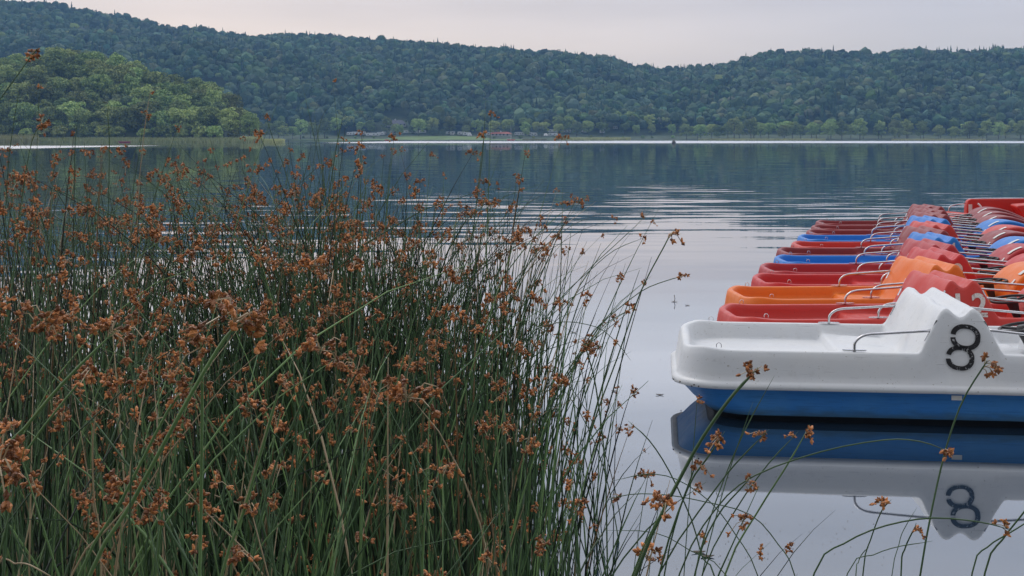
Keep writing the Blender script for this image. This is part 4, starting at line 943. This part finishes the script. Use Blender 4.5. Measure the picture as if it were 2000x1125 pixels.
# single stems that stand out in the photograph
SP = [([(1245, 1125), (1334, 933), (1388, 829), (1432, 762), (1478, 716)], 2.2, .0042, 7, 'stem', 'thick bulrush leaning right with a large brown head against the white boat side'),
 ([(1795, 1125), (1840, 930), (1880, 800), (1912, 727), (1921, 700)], 2.6, .0026, 3, 'stem', 'tall straight bulrush crossing the blue hull below the number 8'),
 ([(1330, 1125), (1400, 1000), (1473, 928), (1600, 877), (1721, 857), (1800, 865), (1868, 890)], 2.4, .0019, 2, 'stem', 'thin bulrush arching far right across the blue reflection'),
 ([(1595, 1125), (1653, 1068), (1730, 1025), (1815, 1005), (1910, 1016), (1982, 1040)], 2.2, .002, 1, 'stem', 'arching bulrush passing over the mirrored number 8'),
 ([(1420, 1125), (1480, 1010), (1532, 915), (1577, 825)], 2.4, .0024, 2, 'fresh', 'pale green bulrush leaning right, its head over the middle of the blue hull'),
 ([(1375, 1125), (1440, 1000), (1500, 905), (1555, 838)], 2.6, .002, 1, 'stem', 'thin bulrush ending just left of the pale green one over the hull'),
 ([(1290, 1125), (1345, 960), (1380, 895), (1412, 838)], 2.5, .0026, 4, 'stem', 'bulrush with a drooping brown head in front of the blue stern'),
 ([(1290, 1125), (1400, 960), (1450, 890), (1498, 834)], 2.5, .0022, 4, 'stem', 'bulrush with a wide brown head at the left part of the blue hull'),
 ([(1355, 1125), (1400, 985), (1455, 850), (1512, 733)], 2.7, .0018, None, 'stem', 'bare dark stem leaning right, its tip in front of the white hull side'),
 ([(1370, 1125), (1410, 980), (1445, 870), (1470, 785)], 2.8, .0016, None, 'stem', 'shorter bare dark stem ending at the blue hull'),
 ([(1335, 1125), (1350, 960), (1358, 860), (1362, 768)], 2.8, .0014, 1, 'stem', 'thin upright bulrush with a small head at the stern of the white boat'),
 ([(1300, 1125), (1330, 1000), (1350, 930), (1360, 885)], 2.5, .002, 4, 'stem', 'bulrush with an upright brown head just below the dark stern reflection'),
 ([(1360, 1125), (1400, 1020), (1440, 960), (1463, 925)], 2.4, .0022, 3, 'stem', 'bulrush with a compact head on the grey reflection of the deck'),
 ([(1690, 1125), (1705, 1060), (1722, 995), (1735, 970)], 2.5, .0018, 2, 'stem', 'short bulrush with a spreading head left of the mirrored 8'),
 ([(1765, 1125), (1772, 1080), (1780, 1040), (1783, 1015)], 2.4, .002, 8, 'stem', 'short bulrush with a hanging head below the mirrored 8'),
 ([(1660, 1125), (1710, 1090), (1760, 1065), (1815, 1050)], 2.4, .0014, None, 'stem', 'thin nearly level stem at the bottom right'),
 ([(1740, 1125), (1760, 1070), (1770, 1040), (1790, 990)], 2.6, .0012, None, 'stem', 'very thin bare stem at the bottom right'),
 ([(1670, 1125), (1680, 1105), (1690, 1085), (1697, 1067)], 2.6, .0014, None, 'stem', 'short bare stem tip at the bottom right'),
 ([(1905, 1125), (1935, 1075), (1970, 1040), (2030, 990)], 2.3, .002, None, 'stem', 'bulrush leaning out of the right edge of the picture'),
 ([(1930, 1125), (1965, 1060), (1990, 1010), (2020, 950)], 2.3, .0024, None, 'stem', 'darker bulrush leaning out of the right edge of the picture'),
 ([(1395, 1125), (1375, 1095), (1352, 1018), (1307, 920), (1266, 856), (1226, 820)], 3.0, .0022, None, 'stem', 'bare stem bending left over the open water'),
 ([(1480, 1125), (1440, 1050), (1390, 985), (1320, 935), (1260, 922), (1190, 938)], 3.0, .0016, None, 'stem', 'thin bare stem arching to the left above the bottom edge'),
 ([(1170, 985), (1230, 963), (1300, 962), (1380, 980), (1469, 1010), (1523, 1068), (1552, 1125)][::-1], 2.9, .0016, None, 'stem', 'long thin stem bowing left to the bulrush bed'),
 ([(1420, 1125), (1350, 1080), (1280, 1045), (1180, 1035)], 2.8, .0014, None, 'stem', 'low thin stem bending left near the bottom'),
 ([(1235, 1125), (1250, 1020), (1262, 960), (1270, 918)], 3.6, .0014, 0, 'stem', 'thin upright bulrush with a tiny head on open water'),
 ([(1265, 1125), (1275, 1060), (1285, 1010), (1290, 985)], 3.3, .0014, 1, 'stem', 'short bulrush with a small ragged head on open water'),
 ([(960, 760), (1050, 640), (1142, 534), (1200, 478), (1266, 417)], 4.4, .0018, 0, 'stem', 'long straight bulrush leaning right with a tiny head above the ripples'),
 ([(1040, 680), (1090, 590), (1150, 530), (1200, 487), (1262, 462)], 4.2, .0017, 1, 'stem', 'curved bulrush leaning right just below the long straight one'),
 ([(1115, 1000), (1140, 900), (1170, 800), (1205, 700), (1250, 568), (1297, 479), (1312, 455)], 3.5, .0026, 8, 'stem', 'tall bulrush leaning right with a wide drooping head over calm water'),
 ([(1040, 900), (1080, 780), (1151, 662), (1185, 622), (1250, 568), (1299, 548), (1345, 538)], 3.8, .002, 9, 'stem', 'bulrush arching right, its drooping head the farthest out over calm water'),
 ([(1050, 880), (1110, 740), (1171, 647), (1205, 618), (1240, 598)], 3.9, .0017, 1, 'stem', 'curved bulrush with a small head crossing behind the tall leaning one'),
 ([(1185, 1050), (1182, 900), (1165, 760), (1150, 700), (1140, 668)], 3.1, .0024, 7, 'stem', 'bulrush with a large spiky head at the right edge of the bed'),
 ([(1080, 1000), (1088, 800), (1095, 560), (1100, 358)], 4.0, .0022, None, 'stem', 'tall bare upright stem at the right edge of the bed'),
 ([(960, 780), (1030, 660), (1080, 632), (1111, 627), (1142, 632), (1176, 645), (1210, 676), (1232, 704)], 4.0, .0017, None, 'stem', 'thin stem arching down to the right over the water'),
 ([(1140, 900), (1165, 800), (1190, 720), (1207, 662)], 4.0, .0015, 2, 'stem', 'bulrush with a hanging head below the tall leaning one'),
 ([(1020, 760), (1060, 560), (1082, 480), (1092, 452)], 4.2, .0018, 4, 'stem', 'bulrush with a heavy head beside the tall bare upright stem'),
 ([(-150, 420), (-60, 290), (0, 199), (60, 106), (70, 92)], 3.2, .0022, 4, 'stem', 'bulrush leaning right with its head high above the headland at far left'),
 ([(0, 560), (15, 350), (28, 260), (45, 151)], 4.6, .0022, None, 'stem', 'tall bare stem rising over the headland at far left'),
 ([(140, 560), (145, 400), (150, 290), (156, 212)], 4.6, .0022, None, 'stem', 'tall bare stem in front of the middle of the headland'),
 ([(60, 560), (70, 400), (78, 230), (81, 161)], 5.0, .0014, 0, 'stem', 'thin tall bulrush in front of the left headland'),
 ([(205, 560), (214, 317), (216, 253), (212, 222), (208, 200), (186, 203)], 4.6, .0022, None, 'stem', 'tall snapped stem with its tip bent level to the left'),
 ([(262, 520), (272, 362), (287, 241), (297, 172)], 4.6, .0018, 0, 'straw', 'tall pale bulrush with a small head in front of the headland'),
 ([(225, 560), (255, 400), (275, 300), (285, 212)], 4.8, .0018, 1, 'stem', 'dark bulrush beside the tall pale one'),
 ([(20, 520), (52, 330), (72, 262), (88, 240)], 4.2, .002, 7, 'stem', 'bulrush with a big orange-brown head at the left shoreline'),
 ([(650, 620), (640, 420), (614, 268), (592, 166)], 5.0, .0017, None, 'stem', 'tall bare stem leaning left in front of the far forest'),
 ([(570, 620), (600, 400), (623, 252), (644, 203)], 5.0, .0014, None, 'stem', 'thin bare stem crossing the one that leans left'),
 ([(600, 620), (640, 400), (658, 290), (672, 224)], 4.4, .0024, None, 'stem', 'thick bare stem with a cut tip in front of the far forest'),
 ([(665, 600), (662, 400), (660, 260), (650, 150)], 5.2, .0013, 0, 'stem', 'very tall thin bulrush with a tiny head before the far hill'),
 ([(900, 620), (925, 440), (942, 310), (949, 198)], 4.6, .002, None, 'stem', 'tall bare stem in front of the red-roofed building'),
 ([(915, 560), (930, 400), (943, 285), (947, 258)], 4.7, .0016, 2, 'stem', 'bulrush with its head against the far shoreline'),
 ([(600, 560), (565, 360), (535, 270), (518, 217)], 4.6, .002, 4, 'stem', 'tall bulrush leaning left, its head before the end of the headland'),
 ([(860, 620), (950, 470), (1000, 400), (1008, 340)], 4.6, .0018, 3, 'stem', 'bulrush leaning right with its head over dark water'),
 ([(171, 1125), (250, 990), (351, 811), (430, 680), (472, 623)], 1.9, .0042, 11, 'fresh', 'very thick bulrush leaning right with a large brown cluster, lower left'),
 ([(150, 1125), (230, 985), (330, 800), (380, 745)], 2.0, .0032, 7, 'fresh', 'thick bulrush beside the very thick one, lower left'),
 ([(-40, 935), (50, 835), (130, 745), (233, 640)], 2.0, .0036, 11, 'fresh', 'thick pale green bulrush leaning right from the left edge'),
 ([(-30, 1010), (60, 870), (140, 770), (196, 704)], 2.1, .0026, 4, 'fresh', 'thinner bulrush just under the thick pale green one'),
 ([(385, 1125), (388, 950), (396, 736), (398, 650)], 2.0, .0036, 5, 'fresh', 'thick upright green bulrush in the left half'),
 ([(136, 1125), (201, 1042), (240, 1000), (276, 957)], 2.1, .0022, None, 'straw', 'dead whitish stem slanting at the lower left'),
 ([(-20, 1125), (20, 1108), (60, 1102), (95, 1110), (118, 1128)], 2.0, .0017, None, 'straw', 'dead whitish stem curving over at the lower left corner'),
 ([(520, 960), (570, 830), (610, 740), (632, 672)], 2.3, .003, 11, 'stem', 'bulrush with the biggest fluffy brown head in the middle of the bed'),
 ([(560, 960), (640, 830), (690, 740), (705, 715)], 2.4, .0026, 7, 'stem', 'bulrush with a fluffy brown head just right of the biggest one'),
 ([(790, 1000), (794, 880), (796, 800), (798, 770)], 2.6, .0026, 11, 'stem', 'bulrush with a tall brown cluster low in the right half of the bed'),
 ([(430, 1125), (470, 1010), (520, 850), (560, 720)], 2.1, .0034, 5, 'fresh', 'thick bulrush leaning right left of the biggest fluffy head'),
 ([(95, 760), (93, 700), (94, 650), (95, 620)], 2.6, .0022, 7, 'stem', 'bulrush with a broad head at the far left above the thick leaning ones'),
 ([(0, 1100), (4, 1000), (6, 930), (8, 895)], 1.9, .003, 11, 'stem', 'bulrush with a large head cut by the left edge'),
 ([(660, 860), (700, 760), (750, 660), (880, 440)], 3.0, .0018, 1, 'stem', 'long thin bulrush slanting right through the bed'),
 ([(190, 1060), (178, 980), (182, 860), (200, 780)], 2.4, .0022, None, 'straw', 'dead brownish upright stem at the lower left'),
]
for pts, D, r0, hd, mat, lab in SP:
    P = [at(x, y, D) for x, y in pts]
    d = (P[1] - P[0]); q = P[0].copy(); ext = []
    while q.z > -.12 and len(ext) < 12:
        d = Vector((d.x * .7, d.y, -abs(d.z) - .02 * 0)).normalized() if False else d
        dd = Vector((-(P[1] - P[0]).x * .8 ** len(ext), 0, -abs((P[1] - P[0]).z) - .12)).normalized() * .25
        q = q + dd; ext.append(q.copy())
    P = smooth_path(ext[::-1] + P, 3)
    for i_, p in enumerate(P): p.y += .02 * math.sin(i_ * .4)
    STEMS.append(dict(P=P, r=r0, hd=hd, mat=mat, D=D * .5, px=pts[-1][0], h=0, curve=0, lean=0, lab=lab, SP=True))
print('stems', len(STEMS))
def head_place(s):
    P = s['P']; L_ = [0]
    for i in range(1, len(P)): L_.append(L_[-1] + (P[i] - P[i - 1]).length)
    rr = random.Random(int(s['px'] * 13)); back = rr.uniform(.015, .07) if s['lab'] is None else .02
    t = max(0, L_[-1] - back)
    for i in range(1, len(P)):
        if L_[i] >= t: break
    f = (t - L_[i - 1]) / max(1e-6, L_[i] - L_[i - 1]); p = P[i - 1].lerp(P[i], f); d = (P[i] - P[i - 1]).normalized()
    up = (Vector((0, 0, 1)) * .5 + d).normalized()
    q = up.to_track_quat('Z', 'Y'); sc_ = rr.uniform(.65, 1.3) * (1.25 if s['lab'] and s['hd'] in (7, 11) else 1); return p, q, sc_, rr.uniform(0, 6.28)
order = sorted(range(len(STEMS)), key=lambda k: (0 if STEMS[k]['lab'] else 1, STEMS[k]['D'] if 0 <= STEMS[k]['px'] <= 2000 else 99))
ind = order[:300]; rest = order[300:]
for k in ind:
    s = STEMS[k]; P = s['P']; b0 = P[0].copy(); hh = s['hd'] is not None
    root = empty('bulrush', b0); nseg = 8 if s['D'] < 3 else 6
    V, Fs = stem_geo([p - b0 for p in P], s['r'], nseg); me = bpy.data.meshes.new('stem'); me.from_pydata([tuple(v) for v in V], [], Fs)
    me.polygons.foreach_set('use_smooth', [True] * len(Fs)); me.materials.append(M[s['mat']]); me.update(); link('stem', me, root)
    if hh:
        p, q, sz, rot = head_place(s); o = link('seed_head', HM[s['hd']], root, p - b0); o.rotation_euler = (q.to_matrix() @ Matrix.Rotation(rot, 3, 'Z')).to_euler(); o.scale = (sz,) * 3
    if s['lab']: tag(root, s['lab'], 'bulrush', 'bulrushes in the foreground')
    else:
        x_ = s['px']; zone = 'at the left edge' if x_ < 130 else 'left of the thick leaning ones' if x_ < 300 else 'left of the fluffy heads' if x_ < 520 else 'below the fluffy heads' if x_ < 740 else 'right of the fluffy heads' if x_ < 940 else 'at the bed\'s right side' if x_ < 1160 else 'in open water'
        tilt = P[-1].x - P[0].x
        form = ('tall ' if s['h'] > 1.5 else 'short ' if s['h'] < 1.2 else '') + ('dead' if s['mat'] == 'straw' else 'thick' if s['r'] > .0031 else 'thin') + (' curved' if s['curve'] > .4 else ' left-leaning' if tilt < -.15 else ' right-leaning' if tilt > .15 else ' upright')
        hd_ = ('with large head' if s['hd'] >= 5 and s['hd'] != 10 else 'with small head') if hh else 'without head'
        lab = '%s bulrush %s, %s' % (form, hd_, zone)
        tag(root, lab, 'bulrush', lab + 's')
# the rest of the bed is one mass
V3 = []; F4 = []; F3 = []; m4 = []; m3 = []; n0 = 0
mi = {'stem': 0, 'straw': 1, 'fresh': 3}
for k in rest:
    s = STEMS[k]; V, Fs = stem_geo(s['P'], s['r'], 5); Fs = [f for f in Fs if len(f) == 4]
    V3.append(np.array([tuple(v) for v in V])); F4.append(np.array(Fs) + n0); m4.append(np.full(len(Fs), mi[s['mat']])); n0 += len(V)
    if s['hd'] is not None:
        p, q, sz, rot = head_place(s); Vh, T, Q, nsf = HEADS[s['hd']]; R_ = np.array(q.to_matrix() @ Matrix.Rotation(rot, 3, 'Z'))
        V3.append(Vh @ R_.T * sz + np.array(p)); F3.append(T + n0); m3.append(np.full(len(T), 2)); F4.append(Q + n0); m = np.full(len(Q), 2); m[len(Q) - nsf:] = 1; m4.append(m); n0 += len(Vh)
tag(link('bulrush_bed', mesh_np('bulrush_bed', np.concatenate(V3), [np.concatenate(F3), np.concatenate(F4)], [M['stem'], M['straw'], M['seed'], M['fresh']], np.concatenate(m3 + m4))),
    'dense bed of dark green bulrushes with rust-brown seed heads in the shallow water', 'bulrushes', kind='stuff')

# floating bits on the calm water
for px, py, k in [(1317, 590, 0), (1343, 597, 1), (1120, 650, 2), (1200, 765, 3), (1290, 772, 4), (1365, 1080, 5), (1380, 1088, 6)]:
    D = CAMZ * F / (py - HY); b = MB(); r_ = random.Random(k); n = 7
    V = [(math.cos(a_) * .035 * r_.uniform(.6, 1.2), math.sin(a_) * .012 * r_.uniform(.7, 1.2), .003 + .003 * math.cos(2 * a_)) for a_ in np.linspace(0, 2 * PI, n, endpoint=False)]
    V += [(x_, y_, z_ + .003) for x_, y_, z_ in V]
    b.add(V, [tuple(range(n))[::-1], tuple(range(n, 2 * n))] + [(i_, (i_ + 1) % n, (i_ + 1) % n + n, i_ + n) for i_ in range(n)])
    if k == 0: b.tube([(0, 0, 0), (.008, 0, .04), (0, 0, .085)], .004, 5)
    o = b.build('floating_leaf', M['bark'], None, False, ((px - 1000) * D / F, D, .002)); tag(o, 'small dark leaf scrap with upright twig on the calm water' if k == 0 else 'tiny dark leaf scrap floating on the calm water', 'leaf', None if k == 0 else 'leaf scraps floating on the water')

r_ = np.random.default_rng(9); V = []; F_ = []
for cx, cy, sx, sy, n in [(1200, 770, 60, 14, 90), (1560, 1050, 90, 22, 60), (1290, 640, 120, 30, 60), (1250, 900, 60, 40, 50), (1400, 1085, 120, 20, 50), (1180, 700, 60, 30, 40)]:
    for q in range(n):
        px, py = cx + r_.normal() * sx, cy + r_.normal() * sy
        D = CAMZ * F / max(py - HY, 40); X = (px - 1000) * D / F; k = len(V); w_ = r_.uniform(.001, .0038)
        V += [(X - w_, D - w_, .0025), (X + w_, D - w_ * .6, .0025), (X + w_ * .8, D + w_, .003), (X - w_ * .9, D + w_ * .7, .0025)]; F_.append((k, k + 1, k + 2, k + 3))
tag(link('floating_specks', mesh_np('floating_specks', V, np.array(F_), [M['bark']])), 'tiny dark specks of plant litter drifting on the calm water', 'litter', kind='stuff')

# ------------------------------------------------------------ haze over lake and hills
hm = bpy.data.materials.new('haze'); hm.use_nodes = True; t = hm.node_tree; t.nodes.clear()
o_ = t.nodes.new('ShaderNodeOutputMaterial'); pv = t.nodes.new('ShaderNodeVolumePrincipled'); pv.inputs['Color'].default_value = (.30, .58, 1, 1); pv.inputs['Density'].default_value = .00018
t.links.new(pv.outputs[0], o_.inputs['Volume'])
b = MB(); b.box(-2100, 2100, -60, 2400, -3, 330)
tag(b.build('haze', hm), 'thin blue evening haze over the lake and the hills', 'haze', kind='stuff')
